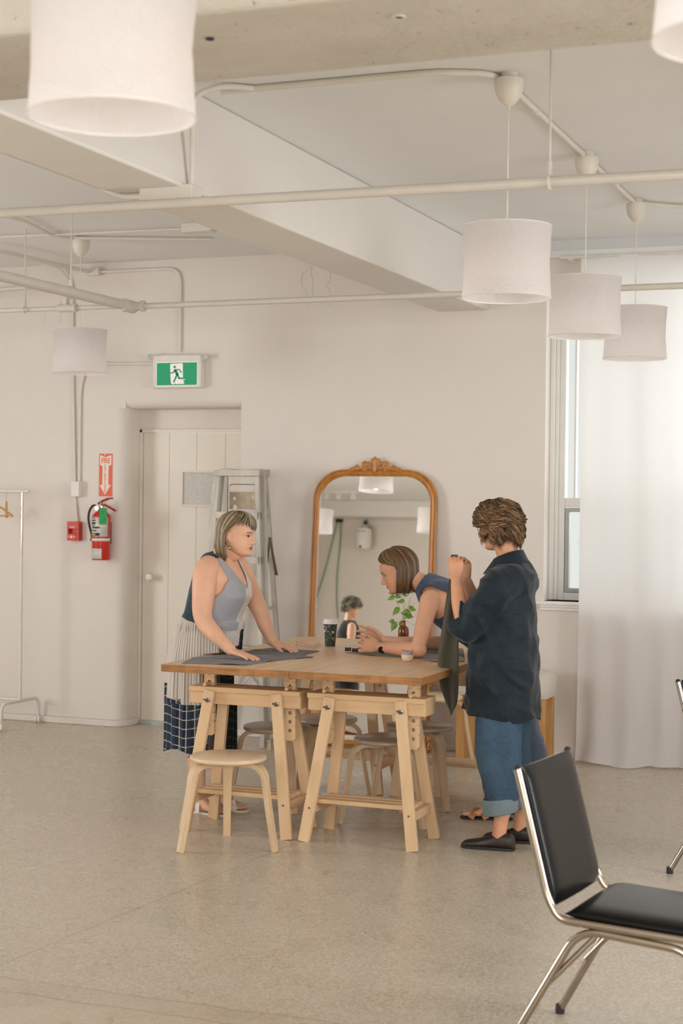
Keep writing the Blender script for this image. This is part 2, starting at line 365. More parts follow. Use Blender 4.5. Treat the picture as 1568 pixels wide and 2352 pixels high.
    def build(s, name, mats, parent=None, bevel=0, smooth=True, label=None, flatang=40):
        me = bpy.data.meshes.new(name); off = wloc(parent)
        v = np.array(s.v) - off; me.from_pydata(v.tolist(), [], s.f)
        for m in (mats if isinstance(mats, (list, tuple)) else [mats]): me.materials.append(M[m] if isinstance(m, str) else m)
        me.polygons.foreach_set('material_index', s.mi); me.update()
        o = bpy.data.objects.new(name, me); COL.objects.link(o); o.parent = parent
        if smooth:
            me.polygons.foreach_set('use_smooth', [True] * len(s.f))
            me.set_sharp_from_angle(angle=math.radians(flatang))
        if bevel:
            b = o.modifiers.new('bevel', 'BEVEL'); b.width = bevel; b.segments = 2; b.limit_method = 'ANGLE'; b.angle_limit = math.radians(50)
        if label: o['label'] = label
        return o
def solo(o, base, label, cat, group=None):
    """give a one-mesh thing an origin at its base"""
    me = o.data; n = len(me.vertices); a = np.empty(n * 3); me.vertices.foreach_get('co', a)
    a = (a.reshape(-1, 3) - np.array(base)).ravel(); me.vertices.foreach_set('co', a); me.update(); o.location = base
    return tag(o, label, cat, group)
def arc(c, r, a0, a1, X, Y, n=8):
    c = np.array(c, float); return [c + (np.array(X) * math.cos(a) + np.array(Y) * math.sin(a)) * r for a in np.linspace(a0, a1, n)]
def spline(P, k=8):
    P = [np.array(p, float) for p in P]; Q = [2 * P[0] - P[1]] + P + [2 * P[-1] - P[-2]]; out = []
    for i in range(1, len(Q) - 2):
        for t in np.linspace(0, 1, k, endpoint=False):
            a, b, c, d = Q[i - 1:i + 3]
            out.append(.5 * ((2 * b) + (-a + c) * t + (2 * a - 5 * b + 4 * c - d) * t * t + (-a + 3 * b - 3 * c + d) * t ** 3))
    return out + [P[-1]]
def bendpath(P, r=.06, k=6):
    """polyline with rounded corners"""
    P = [np.array(p, float) for p in P]; out = [P[0]]
    for i in range(1, len(P) - 1):
        a, b, c = P[i - 1], P[i], P[i + 1]; r1 = min(r, np.linalg.norm(a - b) * .45, np.linalg.norm(c - b) * .45)
        p, q = b + unit(a - b) * r1, b + unit(c - b) * r1
        for t in np.linspace(0, 1, k): out.append((1 - t) ** 2 * p + 2 * t * (1 - t) * b + t * t * q)
    return out + [P[-1]]
def text(body, size, name, mat, parent, M4, extrude=.0006, xs=1.0, bold=0):
    cu = bpy.data.curves.new(name, 'FONT'); cu.body = body; cu.size = size; cu.extrude = extrude; cu.align_x = 'CENTER'; cu.align_y = 'CENTER'; cu.offset = bold
    q = bpy.data.objects.new(name, cu); COL.objects.link(q)
    me = bpy.data.meshes.new_from_object(q.evaluated_get(bpy.context.evaluated_depsgraph_get())); bpy.data.objects.remove(q)
    me.materials.clear(); me.materials.append(M[mat]); o = bpy.data.objects.new(name, me); COL.objects.link(o); o.parent = parent
    o.matrix_local = Matrix.Translation(-Vector(wloc(parent))) @ M4 @ Matrix.Diagonal((xs, 1, 1, 1)); return o
FACE_CAM = Matrix(((1, 0, 0, 0), (0, 0, -1, 0), (0, 1, 0, 0), (0, 0, 0, 1)))      # text on a wall that faces -Y

# ------------------------------------------------------------------ room shell
WY, CZ = 10.45, 3.42
XL, XR, YF = -9.6, 3.6, -2.0
def struct(o): o['kind'] = 'structure'; return o
struct(MB().box(XL - .2, XR + .2, YF - .2, WY + .5, -.12, 0).build('floor', 'floor', smooth=False))
struct(MB().box(XL - .2, XR + .2, YF - .2, WY + .5, CZ, CZ + .15).build('ceiling', 'ceiling', smooth=False))
DX0, DX1, DZ = -5.784, -4.85, 2.345
WX0, WX1, WZ0, WZ1 = -2.63, -.35, 1.035, 3.18
wb = MB()
ro = .085
corner = [(XL, WY), (XL, WY + .5), (DX0, WY + .5)] + [(DX0 - ro + ro * math.cos(a), WY + ro - ro * math.sin(a)) for a in np.linspace(0, math.pi / 2, 9)]
wb.prism(corner, 2, 0, DZ)
hd = [(WY + .25, DZ), (WY + .25, CZ), (WY, CZ)] + [(WY + ro * .8 - ro * .8 * math.cos(a), DZ + ro * .8 - ro * .8 * math.sin(a)) for a in np.linspace(0, math.pi / 2, 7)]
wb.prism(hd, 0, DX0, DX1)
wb.box(XL, DX0, WY, WY + .5, DZ, CZ); wb.box(DX0, DX1, WY + .25, WY + .5, 2.2, CZ)
wb.box(DX1, WX0, WY, WY + .5, 0, CZ)
wb.box(WX0, WX1, WY, WY + .5, 0, WZ0); wb.box(WX0, WX1, WY, WY + .5, WZ1, CZ); wb.box(WX1, XR, WY, WY + .5, 0, CZ)
wall = struct(wb.build('wall_back', 'wall', flatang=30))
ck = MB()
for pts in ([(712, 614), (694, 632), (692, 655), (703, 672), (709, 690), (704, 712)], [(716, 612), (714, 630), (719, 650), (716, 668), (718, 680)], [(757, 622), (758, 645), (748, 655), (757, 668), (757, 692), (756, 706)],
            [(103, 715), (104, 735), (99, 748)], [(138, 690), (141, 720), (138, 745)]):
    ck.tube(spline([at(x, y, Y=WY - .0005) for x, y in pts], 5), .004, 6)
ck.build('plaster_ridge', 'wall', wall)
struct(MB().box(XL - .25, XL, YF, 1.2, 0, CZ).box(XL - .25, XL, 8, WY + .5, 0, CZ).box(XL - .25, XL, 1.2, 8, 0, .9).box(XL - .25, XL, 1.2, 8, 2.95, CZ).build('wall_left', 'wall'))
struct(MB().box(XR, XR + .25, YF, 1.0, 0, CZ).box(XR, XR + .25, 9.6, WY + .5, 0, CZ).box(XR, XR + .25, 1.0, 9.6, 0, .9).box(XR, XR + .25, 1.0, 9.6, 2.95, CZ).build('wall_right', 'wall'))
struct(MB().box(XL - .25, -3.3, YF - .25, YF, 0, CZ).box(3.1, XR + .25, YF - .25, YF, 0, CZ).box(-3.3, 3.1, YF - .25, YF, 0, .9).box(-3.3, 3.1, YF - .25, YF, 2.95, CZ).build('wall_front', 'wall'))
def side_window(n, x, y0, y1):
    w_ = struct(thing(f'window_{n}', None, None, (x, y0, .9)))
    f = MB().box(x - .03, x + .03, y0, y1, .9, .96).box(x - .03, x + .03, y0, y1, 2.89, 2.95)
    k = 5
    for i in range(k + 1):
        yy = y0 + (y1 - y0) * i / k; f.box(x - .03, x + .03, yy - .03, yy + .03, .96, 2.89)
    f.build('window_frame', 'white', w_)
side_window(2, XL - .12, 1.2, 8); side_window(3, XR + .12, 1.0, 9.6)
w4 = struct(thing('window_4', None, None, (-.1, YF - .12, .9))); f = MB().box(-3.3, 3.1, YF - .15, YF - .09, .9, .96).box(-3.3, 3.1, YF - .15, YF - .09, 2.89, 2.95)  # unseen window added to go with the front fill light
for i in range(6): f.box(-3.3 + 6.4 * i / 5 - .03, -3.3 + 6.4 * i / 5 + .03, YF - .15, YF - .09, .96, 2.89)
f.build('window_frame', 'white', w4)
# low kerb along the back wall
kb = MB()
yk = WY - .028
kb.prism([(XL, yk), (DX0 - ro, yk), (DX0 - .02, yk + .03), (DX0 + .02, yk + .1), (DX0 + .02, WY + .24), (DX0, WY + .24), (DX0, WY + .07), (DX0 - .05, WY), (XL, WY)], 2, 0, .046)
kb.box(DX1, XR, yk, WY, 0, .046)
struct(kb.build('baseboard_back', 'wall', bevel=.006))
# beams
mb = MB().prism([(-3.385, 2.975), (-3.03, 2.975), (-3.085, CZ), (-3.34, CZ)], 1, 4.4, WY)
struct(mb.build('trim_1', 'beam', bevel=.012))
fb = MB().prism([(3.80, CZ), (3.80, 3.03), (3.84, 2.975), (4.46, 2.975), (4.53, 3.03), (4.53, CZ)], 0, XL, XR)
fbo = struct(fb.build('trim_2', 'concrete', bevel=.012))
for px, py, r in ((482, 88, .012), (916, 38, .02)):
    p = at(px, py, Z=2.974)
    MB().lathe([(r, 0), (r, -.004), (r * .6, -.004), (r * .5, 0)], p).build('bolt_hole', 'ink' if r < .015 else 'concrete', fbo)
    if r > .015: MB().lathe([(r * .55, 0), (r * .5, -.003), (.001, -.003)], p).build('bolt_hole', 'ink', fbo)
struct(MB().prism([(-.05 + 0, 2.975), (.30, 2.975), (.25, CZ), (0, CZ)], 1, 4.4, WY).build('trim_3', 'beam', bevel=.012))
struct(MB().box(XL, XR, YF, YF + .35, 3.17, CZ).build('trim_4', 'beam', bevel=.012))
struct(MB().prism([(WY, 3.30), (WY - .05, 3.30), (WY - .06, 3.34), (WY - .03, 3.37), (WY, CZ)], 0, -2.62, XR).build('trim_5', 'ceiling'))

# door
d = struct(thing('door_1', None, None, (DX0, WY + .25, 0)))
YD = WY + .25
MB().box(DX0, DX0 + .022, YD - .03, YD, .03, 2.2).box(DX0, DX1 + .1, YD - .03, YD, 2.175, 2.2).build('door_frame', 'doorpaint', d, bevel=.003)
gx = [at(x, 1200, Y=YD)[0] for x in (389, 452, 517.6)]
xs = [DX0 + .024] + gx + [DX1 + .1]
lf = MB()
for a, b in zip(xs, xs[1:]): lf.box(a + .0015, b - .0015, YD - .012, YD + .03, .03, 2.172)
lf.box(xs[0], xs[-1], YD - .005, YD + .03, .03, 2.172)
leaf = lf.build('door_leaf', 'doorpaint', d, smooth=False)
a = at(417, 1081, Y=YD - .02); b = at(497, 1164, Y=YD - .02)
fr = MB(); t = .014
x0, x1, z1, z0 = a[0], b[0], a[2], b[2]
fr.box(x0, x1, YD - .028, YD - .005, z1 - t, z1).box(x0, x1, YD - .028, YD - .005, z0, z0 + t).box(x0, x0 + t, YD - .028, YD - .005, z0 + t, z1 - t).box(x1 - t, x1, YD - .028, YD - .005, z0 + t, z1 - t)
fr.build('vision_panel_frame', 'doorpaint', leaf, bevel=.003)
MB().box(x0 + t, x1 - t, YD - .016, YD - .006, z0 + t, z1 - t).build('wired_glass_pane', 'wired', leaf)
k = at(348, 1325, Y=YD - .04)
AXY = (V3(1, 0, 0), V3(0, 0, 1), V3(0, -1, 0))
MB().lathe([(.03, -.03), (.03, -.02), (.012, -.016), (.012, .012), (.026, .02), (.03, .035), (.024, .05), (.002, .054)], k, 20, ax=AXY).build('door_knob', 'doorpaint', leaf)
MB().box(DX0 + .03, DX1, YD - .04, YD + .02, .0, .03).build('threshold', 'frame_grey', d)

# window in the back wall
wd = struct(thing('window_1', None, None, (WX0, WY, WZ0)))
Yw = WY + .17
fr = MB()
for i, (t0, t1, yy) in enumerate(((0, .03, Yw - .05), (.03, .055, Yw - .02), (.055, .095, Yw))):
    fr.box(WX0 + t0, WX0 + t1, yy, Yw + .08, WZ0, WZ1); fr.box(WX1 - t1, WX1 - t0, yy, Yw + .08, WZ0, WZ1)
fr.box(WX0, WX1, Yw, Yw + .08, WZ1 - .06, WZ1); fr.box(WX0 + .095, WX1 - .095, Yw + .01, Yw + .08, 1.66, 1.72); fr.box(WX0 + .095, WX1 - .095, Yw, Yw + .08, WZ0, 1.085)
for xm in (-1.87, -1.13): fr.box(xm - .03, xm + .03, Yw, Yw + .08, WZ0, WZ1)
fr.box(WX0 + .15, WX0 + .165, Yw + .02, Yw + .07, 1.72, WZ1)
fr.build('window_frame', 'winpaint', wd, bevel=.004)
for x0, x1 in ((WX0 + .1, -1.905), (-1.835, -1.165), (-1.095, WX1 - .1)):
    s_ = MB(); z0, z1 = 1.087, 1.655
    for (e, yy0, yy1) in ((0, Yw + .0, Yw + .05),):
        tt = .028
        s_.box(x0, x1, yy0, yy1, z1 - tt, z1).box(x0, x1, yy0, yy1, z0, z0 + tt).box(x0, x0 + tt, yy0, yy1, z0 + tt, z1 - tt).box(x1 - tt, x1, yy0, yy1, z0 + tt, z1 - tt)
    sash = s_.build('casement_sash', 'frame_grey', wd, bevel=.003)
    MB().box(x0 + .028, x1 - .028, Yw + .02, Yw + .025, z0 + .028, z1 - .028).build('window_pane', 'glass', sash)
    MB().box(x0 - .005, x1 + .005, Yw + .045, Yw + .05, 1.72, WZ1 - .06).build('window_pane', 'glass', wd)
MB().box(WX0 - .04, WX1 + .04, WY - .045, WY + .17, WZ0 - .022, WZ0).box(WX0 - .02, WX1 + .02, WY - .03, WY, WZ0 - .04, WZ0 - .022).box(WX0 - .02, WX1 + .02, WY - .018, WY, WZ0 - .06, WZ0 - .04).build('window_sill', 'winpaint', wd, bevel=.004)

# ------------------------------------------------------------------ curtain
cm = MB(); nx, nz = 120, 60; CX0, CX1 = -2.372, -.55; R = []
for i in range(nz + 1):
    t = i / nz; z = 3.27 * (1 - t) + .012
    row = []
    for j in range(nx + 1):
        u = j / nx; x = CX0 + (CX1 - CX0) * u + .012 * math.sin(t * 3) * (1 - u)
        amp = .005 + .016 * t ** 2
        y = 10.30 + amp * math.sin(u * 58 + .8 * math.sin(t * 2 + u * 9)) + .012 * math.sin(u * 21 + 1)
        if t > .975: y += -.05 * (t - .975) / .025 * (.6 + .4 * math.sin(u * 12)); 
        if u < .28 and t > .93:
            q = (t - .93) / .07; y -= .05 * q * math.sin(u / .28 * math.pi) ; z_ = z + .012 * q * math.sin(u / .28 * math.pi * 2.2)
        else: z_ = z
        row.append((x, y, max(z_, .006)))
    R.append(row)
vs = [p for r in R for p in r]; fs = [(i * (nx + 1) + j, i * (nx + 1) + j + 1, (i + 1) * (nx + 1) + j + 1, (i + 1) * (nx + 1) + j) for i in range(nz) for j in range(nx)]
ct = thing('window_curtain', 'long sheer off-white curtain hanging over the back window down to the floor', 'curtain', (-1.46, 10.3, 0))
MB().add(vs, fs).build('curtain_cloth', 'curtain', ct, flatang=180)
MB().tube([(-2.5, 10.3, 3.285), (-.45, 10.3, 3.285)], .011).box(-2.46, -2.44, 10.3, 10.45, 3.27, 3.30).box(-.55, -.53, 10.3, 10.45, 3.27, 3.30).build('curtain_rail', 'white', ct)

# ------------------------------------------------------------------ pendant lamps
def lamp(name='pendant_lamp', rr=.18, h=.288, zb=-.905):
    """local origin on the ceiling; zb is the lower rim"""
    t = thing(name, 'x', 'lamp')
    MB().lathe([(.036, 0), (.036, -.022), (.058, -.024), (.06, -.036), (.055, -.075), (.040, -.105), (.022, -.125), (.006, -.132), (.005, -.15), (.001, -.15)], n=28).build('ceiling_rose', 'cream', t)
    MB().tube([(0, 0, -.14), (0, 0, zb + h * .62)], .0028, 8).build('cord', 'cream', t)
    R = []; n = 64
    for i in range(25):
        u = i / 24; z = zb + h * (1 - u)
        row = []
        for a in np.linspace(0, 2 * math.pi, n, endpoint=False):
            q = mnoise.noise(Vector((math.cos(a) * 2.2, math.sin(a) * 2.2, u * 3))) * .5 + mnoise.noise(Vector((math.cos(a) * 5, math.sin(a) * 5, u * 9))) * .35
            r = rr * (1 - .045 * math.sin(math.pi * u)) + .006 * q * math.sin(math.pi * min(1, u * 1.1) ) 
            row.append((r * math.cos(a), r * math.sin(a), z))
        R.append(row)
    sh = MB().rings(R, cap=False).build('lamp_shade', 'paper', t, flatang=180)
    ring = lambda z: [(rr * math.cos(a), rr * math.sin(a), z) for a in np.linspace(0, 2 * math.pi, 48, endpoint=False)]
    MB().tube(ring(zb), .0022, 6, closed=True).build('lower_ring', 'white', t)
    rg = MB().tube(ring(zb + h), .0022, 6, closed=True)
    for a in (0, 2.094, 4.189): rg.tube([(0, 0, zb + h * .82), (rr * math.cos(a), rr * math.sin(a), zb + h)], .0016, 6)
    rg.build('wire_frame', 'white', t)
    MB().lathe([(.012, zb + h * .8), (.016, zb + h * .62), (.016, zb + h * .5), (.001, zb + h * .5)]).build('bulb_socket', 'white', t)
    MB().ball((0, 0, zb + h * .38), .03, n=16).build('bulb', 'bulb', t)
    return t
SPOTS = [((-1.728, 3.05, CZ), 'big nearest crumpled paper pendant lamp at the upper left, its open bottom ring showing'),
         ((-.36, 2.90, CZ), 'crumpled paper pendant lamp cut off by the upper right corner beside the concrete beam'),
         ((-1.753, 6.30, CZ), 'crumpled paper pendant lamp highest and widest of the three in the row toward the curtain'),
         ((-1.785, 7.86, CZ), 'crumpled paper pendant lamp between the widest and the smallest of the row toward the curtain'),
         ((-1.79, 9.16, CZ), 'smallest paper pendant lamp of the row, in front of the bright curtain'),
         ((-5.53, 9.36, CZ), 'small paper pendant lamp hanging beside the green exit sign near the wall pipes'),
         ]
L0 = lamp()
lamps = []
for i, (p, lab) in enumerate(SPOTS):
    o = L0 if i == 0 else dup(L0)
    o.location = p; o['label'] = lab; o['group'] = 'paper pendant lamps'; o.rotation_euler.z = i * 1.3
    lamps.append(o)
for i, p in enumerate([(-5.70, 5.3), (-7.78, 1.7), (-6.2, 1.9)]):    # the row the mirror shows
    o = dup(L0, (p[0], p[1], CZ), None, 'paper pendant lamps'); o['label'] = ('paper pendant lamp at the top centre of the leaning mirror reflection', 'paper pendant lamp at the left side of the mirror reflection', 'paper pendant lamp cut off by the right frame side of the mirror reflection')[i]; lamps.append(o)
for o in lamps:
    l = bpy.data.lights.new('lamp_light', 'POINT'); l.energy = LAMP_W; l.color = (1, .95, .91); l.shadow_soft_size = .04
    q = bpy.data.objects.new('lamp_light', l); COL.objects.link(q); q.parent = o; q.location = (0, 0, -.905 + .288 * .2)

# ------------------------------------------------------------------ sprinkler pipes and conduits
pp = 'pipepaint'
def pipe(name, label, path, r, mat=pp, r2=.06, cat='pipe', n=14):
    P = bendpath(path, r2) if len(path) > 2 else [np.array(p, float) for p in path]
    o = MB().tube(P, r, n).build(name, mat, None)
    return solo(o, tuple(np.array(path[0], float)), label, cat)
p1 = pipe('sprinkler_pipe', 'thin white sprinkler pipe crossing the whole room nearest the camera, below the long beam', [(-4.93, 5.85, 2.9), (-3.868, 5.876, 2.9), (-.99, 5.95, 2.9), (XR, 6.07, 2.9)], .0205)
def hanger(parent, x, y, zt, zp, rr):
    m = MB().tube([(x, y, zt), (x, y, zp + rr)], .005, 8).tube([(x, y + .001, zp + .075), (x, y, zp + rr)], .010, 8)
    m.tube([(x + .0, y + (rr + .004) * math.cos(a), zp + (rr + .004) * math.sin(a)) for a in np.linspace(0, 2 * math.pi, 20, endpoint=False)], .006, 6, closed=True)
    return m.build('pipe_hanger', 'pipepaint', parent)
hanger(p1, -1.49, 5.94, CZ, 2.9, .0205)
p2 = pipe('sprinkler_pipe', 'white sprinkler pipe running parallel to the back wall behind the pendant lamps', [(-4.95, 9.02, 2.9), (XR, 8.99, 2.9)], .0185)
p3 = pipe('sprinkler_main_pipe', 'thick white sprinkler main pipe coming in from the left edge above the exit sign', [(-4.96, YF, 2.9), (-4.965, 9.02, 2.9)], .032)
j = MB()
j.tube([(-4.965, 8.93, 2.9), (-4.965, 9.06, 2.9)], .04, 20).tube([(-4.965, 9.02, 2.9), (-4.88, 9.02, 2.9)], .028, 18).tube([(-4.885, 9.02, 2.9), (-4.865, 9.02, 2.9)], .036, 18).tube([(-4.965, 8.90, 2.9), (-4.965, 8.93, 2.9)], .044, 20)
j.build('pipe_fitting', pp, p3)
hanger(p3, -4.965, at(163, 640, X=-4.965)[1], CZ, 2.9, .032)
y3 = at(160, 706, Z=2.9); 
p4 = pipe('sprinkler_branch_pipe', 'thin white branch pipe from the left edge to the pipe joint above the small lamp', [(XL, 8.96, 2.9), (-5.02, 8.99, 2.9)], .015)
hanger(p4, at(57, 712, Y=8.965)[0], 8.965, CZ, 2.9, .015)
tee = MB(); tx = at(152, 708, Y=8.98)[0]
tee.tube([(tx - .05, 8.975, 2.9), (tx + .06, 8.98, 2.9)], .026, 16).tube([(tx, 8.98, 2.9), (tx, 8.98, 2.97)], .02, 14).tube([(tx + .06, 8.98, 2.9), (tx + .075, 8.98, 2.9)], .03, 16)
tee.build('pipe_fitting', pp, p4)
pipe('sprinkler_branch_pipe', 'short white pipe high at the left edge above the thick main pipe', [(XL, 9.9, 3.06), at(120, 655, Y=9.9)], .018)

cc = 'cream'
def jbox(name, label, x0, x1, y0, y1, z0, z1, mat='cream', cat='junction box'):
    o = MB().box(x0, x1, y0, y1, z0, z1).build(name, mat, None, bevel=.006)
    return solo(o, ((x0 + x1) / 2, (y0 + y1) / 2, z0), label, cat)
zc = CZ - .016
pipe('ceiling_conduit', 'white metal conduit along the ceiling joining the three pendant lamps by the window', [(-2.95, 6.13, zc), (-2.0, 6.13, zc), (-1.80, 6.22, zc), (-1.785, 6.5, zc), (-1.80, 9.16, zc), (-1.6, 9.36, zc), (XR, 9.42, zc)], .013, cc, .08, 'conduit')
for y in (6.85, 8.55): jj = MB().tube([(-1.79, y, zc), (-1.79, y + .05, zc)], .018, 12).build('coupling', cc, bpy.data.objects['ceiling_conduit'])
# up the side of the long beam
a = at(415, 433, Z=2.975)
bx0, by0 = -3.16, 5.98
jbox('junction_box', 'white square junction box under the long beam left of the vertical conduit', bx0 - .07, -2.985, by0 - .05, by0 + .05, 2.925, 2.985)
pipe('beam_conduit', 'conduit rising from the box under the long beam and bending toward the concrete beam', [(-3.01, by0, 2.985), (-3.01, by0, 3.36), (-2.90, by0 + .06, zc), (-2.80, 6.13, zc)], .013, cc, .12, 'conduit')
pipe('beam_conduit', 'thin dark-edged conduit beside the bent one on the beam face', [(-3.045, by0 - .02, 2.99), (-3.075, by0 - .02, 3.38)], .006, 'cream', .1, 'conduit')
pipe('beam_conduit', 'conduit running under the long beam from the junction box to its left edge', [(-3.22, by0, 2.955), (-3.36, by0 + .02, 2.96), (-3.42, by0 - .15, 3.0), (-3.42, 4.7, 3.0)], .012, cc, .1, 'conduit')
pipe('edge_conduit', 'long conduit running along the left lower edge of the long beam toward the wall', [(-3.40, 4.55, 3.01), (-3.42, 8.0, 3.01), (-3.45, 9.1, 3.05)], .011, cc, .08, 'conduit')
# left bay
pipe('ceiling_conduit', 'conduit from the small lamp mount to the long beam under the left ceiling', [(-5.53, 9.30, zc), at(490, 550, Z=zc)], .012, cc, .05, 'conduit')
pipe('ceiling_conduit', 'thin straight conduit crossing the left ceiling above the small lamp mount', [(XL, 8.88, zc), at(440, 525, Z=3.40)], .007, cc, .05, 'conduit')
jbox('junction_box', 'small white junction box on the left ceiling by the long beam', *(lambda q: (q[0] - .09, q[0] + .12, q[1] - .04, q[1] + .04, 3.36, 3.42))(at(452, 527, Z=3.38)))
pipe('ceiling_conduit', 'conduit coming in along the left ceiling to the small lamp mount', [at(-20, 488, Z=3.40), at(60, 508, Z=3.40), at(120, 540, Z=3.40), (-5.56, 9.30, zc)], .010, cc, .05, 'conduit')
Yc = WY - .014
jb = at(215, 625, Y=Yc)
jbox('junction_box', 'white junction box high on the back wall left of the exit sign conduit', jb[0] - .05, jb[0] + .06, WY - .05, WY, jb[2] - .028, jb[2] + .028)
pipe('ceiling_conduit', 'conduit slanting in from the left edge to the box high on the back wall', [at(-20, 572, Z=3.37), (jb[0] - .02, WY - .05, jb[2])], .014, cc, .05, 'conduit')
e0 = at(413, 800, Y=Yc)
pipe('wall_conduit', 'conduit bending down the back wall into the top of the exit sign', [(jb[0] + .06, Yc, jb[2]), (e0[0], Yc, jb[2] + .0), (e0[0], Yc, 2.75)], .011, cc, .11, 'conduit')
q = at(165, 760, Y=Yc); zb0 = at(170, 1105, Y=Yc)[2]
pipe('wall_conduit', 'left of the two conduits running straight down the back wall to the white box', [at(-20, 588, Y=WY - .1), at(130, 612, Y=WY - .06), (q[0], Yc, at(160, 650, Y=Yc)[2]), (at(168, 900, Y=Yc)[0], Yc, 2.5), (at(172, 1100, Y=Yc)[0], Yc, zb0)], .009, cc, .10, 'conduit')
pipe('wall_conduit', 'conduit from the exit sign running left and down to the white wall box', [(-5.55, Yc, at(340, 835, Y=Yc)[2]), (at(200, 838, Y=Yc)[0], Yc, at(200, 836, Y=Yc)[2]), (at(184, 900, Y=Yc)[0], Yc, 2.5), (at(182, 1100, Y=Yc)[0], Yc, zb0)], .011, cc, .10, 'conduit')
a, b = at(163, 1105, Y=WY - .05), at(183, 1141, Y=WY - .05)
bo = jbox('wall_box', 'white surface box on the back wall between the conduits and the fire alarm', a[0], b[0], WY - .06, WY, b[2], a[2], 'white')
pipe('alarm_conduit', 'short slanting conduit between the white wall box and the red fire alarm', [(at(172, 1141, Y=Yc)[0], Yc, b[2]), (at(178, 1198, Y=Yc)[0], Yc, at(178, 1198, Y=Yc)[2])], .009, cc, .05, 'conduit')

# ------------------------------------------------------------------ exit sign
E = thing('exit_sign', 'white exit sign with a green running figure and two small lamp heads above the door', 'exit sign', tuple(at(410, 893, Y=WY)))
a, b = at(350, 816, Y=WY - .07), at(461, 890, Y=WY - .07)
MB().box(a[0], b[0], WY - .07, WY, b[2], a[2]).build('housing', 'white', E, bevel=.008)
g0, g1 = at(360.5, 834, Y=WY - .072), at(452, 884, Y=WY - .072)
yy = WY - .0735
MB().box(g0[0] - .006, g1[0] + .006, yy, WY - .07, g1[2] - .006, g0[2] + .006).build('sign_border', 'exitwhite', E)
GX, GZ, GW, GH = g0[0], g1[2], g1[0] - g0[0], g0[2] - g1[2]
gp = MB().box(GX, GX + GW, yy - .0012, yy, GZ, GZ + GH).build('sign_panel', 'exitgreen', E)
def gl(pts): return [(GX + GW * (x - 298) / 885, GZ + GH * (1 - (y - 320) / 500)) for x, y in pts]
MB().prism(gl([(595, 345), (872, 335), (880, 640), (935, 700), (885, 708), (910, 792), (730, 798), (700, 775), (685, 803), (640, 800), (615, 770), (605, 640)]), 1, yy - .002, yy - .0012).build('doorway_symbol', 'exitwhite', gp)
fg = MB()
fg.prism(gl([(697 + 30 * math.cos(t), 414 + 30 * math.sin(t)) for t in np.linspace(0, 6.283, 20, endpoint=False)]), 1, yy - .003, yy - .002)
def limb(pts, w_):
    for (x0, y0), (x1, y1) in zip(pts, pts[1:]):
        L = math.hypot(x1 - x0, y1 - y0); nx_, ny_ = -(y1 - y0) / L * w_ / 2, (x1 - x0) / L * w_ / 2
        fg.prism(gl([(x0 + nx_, y0 + ny_), (x1 + nx_, y1 + ny_), (x1 - nx_, y1 - ny_), (x0 - nx_, y0 - ny_)]), 1, yy - .003, yy - .002)
        for cx, cy in ((x0, y0), (x1, y1)): fg.prism(gl([(cx + w_ / 2 * math.cos(t), cy + w_ / 2 * math.sin(t)) for t in np.linspace(0, 6.283, 10, endpoint=False)]), 1, yy - .003, yy - .002)
limb([(605, 545), (655, 545), (700, 475), (800, 475), (842, 540)], 24)
limb([(715, 500), (755, 580)], 62); limb([(750, 580), (720, 660), (680, 745)], 34); limb([(760, 580), (795, 670), (905, 672)], 36)
fg.build('running_figure_symbol', 'exitgreen', gp, smooth=False)
for px, nm in ((347, 'far'), (468, 'near')):
    c = at(px, 820, Y=WY - .06)
    hd = MB().lathe([(.018, -.035), (.022, 0), (.022, .02), (.019, .024)], c, 24, ax=AXY).lathe([(.017, .0245), (.001, .0245)], c, 20, ax=AXY).build('lamp_head', 'white', E)
    MB().lathe([(.0175, .0235), (.0175, .0255), (.011, .026), (.008, .0275), (.001, .028)], c, 20, ax=AXY).build('lens', 'frame_grey', hd)
    MB().tube([c + V3(0, .03, -.01), (c[0] + (.03 if px < 400 else -.02), WY - .03, c[2] - .015)], .008, 8).build('lamp_arm', 'white', E)
c = at(462, 840.5, Y=WY - .07)
MB().ball(tuple(c), .003, n=8).build('indicator_light', 'led', E)

# ------------------------------------------------------------------ fire sign, alarm, extinguisher
a, b = at(228.5, 1042, Y=WY), at(257.5, 1140, Y=WY)
S = thing('fire_sign', 'upright red-orange sign reading FIRE EXTINGUISHER with a white down arrow', 'sign', ((a[0] + b[0]) / 2, WY, b[2]))
MB().box(a[0], b[0], WY - .004, WY, b[2], a[2]).build('sign_plate', 'orange', S)
SX, SZ, SW, SH = a[0], b[2], b[0] - a[0], a[2] - b[2]
def sg(pts): return [(SX + SW * (x - 745) / 228, SZ + SH * (1 - (y - 185) / 815)) for x, y in pts]
MB().prism(sg([(762, 210), (858, 255), (958, 210), (962, 392), (912, 425), (910, 782), (952, 786), (852, 972), (755, 786), (803, 786), (806, 425), (762, 400)]), 1, WY - .0052, WY - .004).build('arrow_symbol', 'signwhite', S)
def ontext(body, x, y, size, mat, parent, xs=1.0, Y=WY - .0056, ex=.0004, bold=0):
    (px_, pz_), = sg([(x, y)]); return text(body, size, 'lettering', mat, parent, Matrix.Translation((px_, Y, pz_)) @ FACE_CAM, ex, xs, bold)
ontext('FIRE', 860, 322, .054, 'orange', S, .74, bold=.0012)
for i, ch in enumerate('EXTINGUISHER'): ontext(ch, 852, 415 + i * 44.5, .0215, 'orange', S, 1.0, bold=.0004)
MB().lathe([(.005, .0), (.004, .003), (.001, .003)], (SX + SW * .47, WY - .005, SZ + SH * .975), 12, ax=AXY).build('screw', 'steel', S)

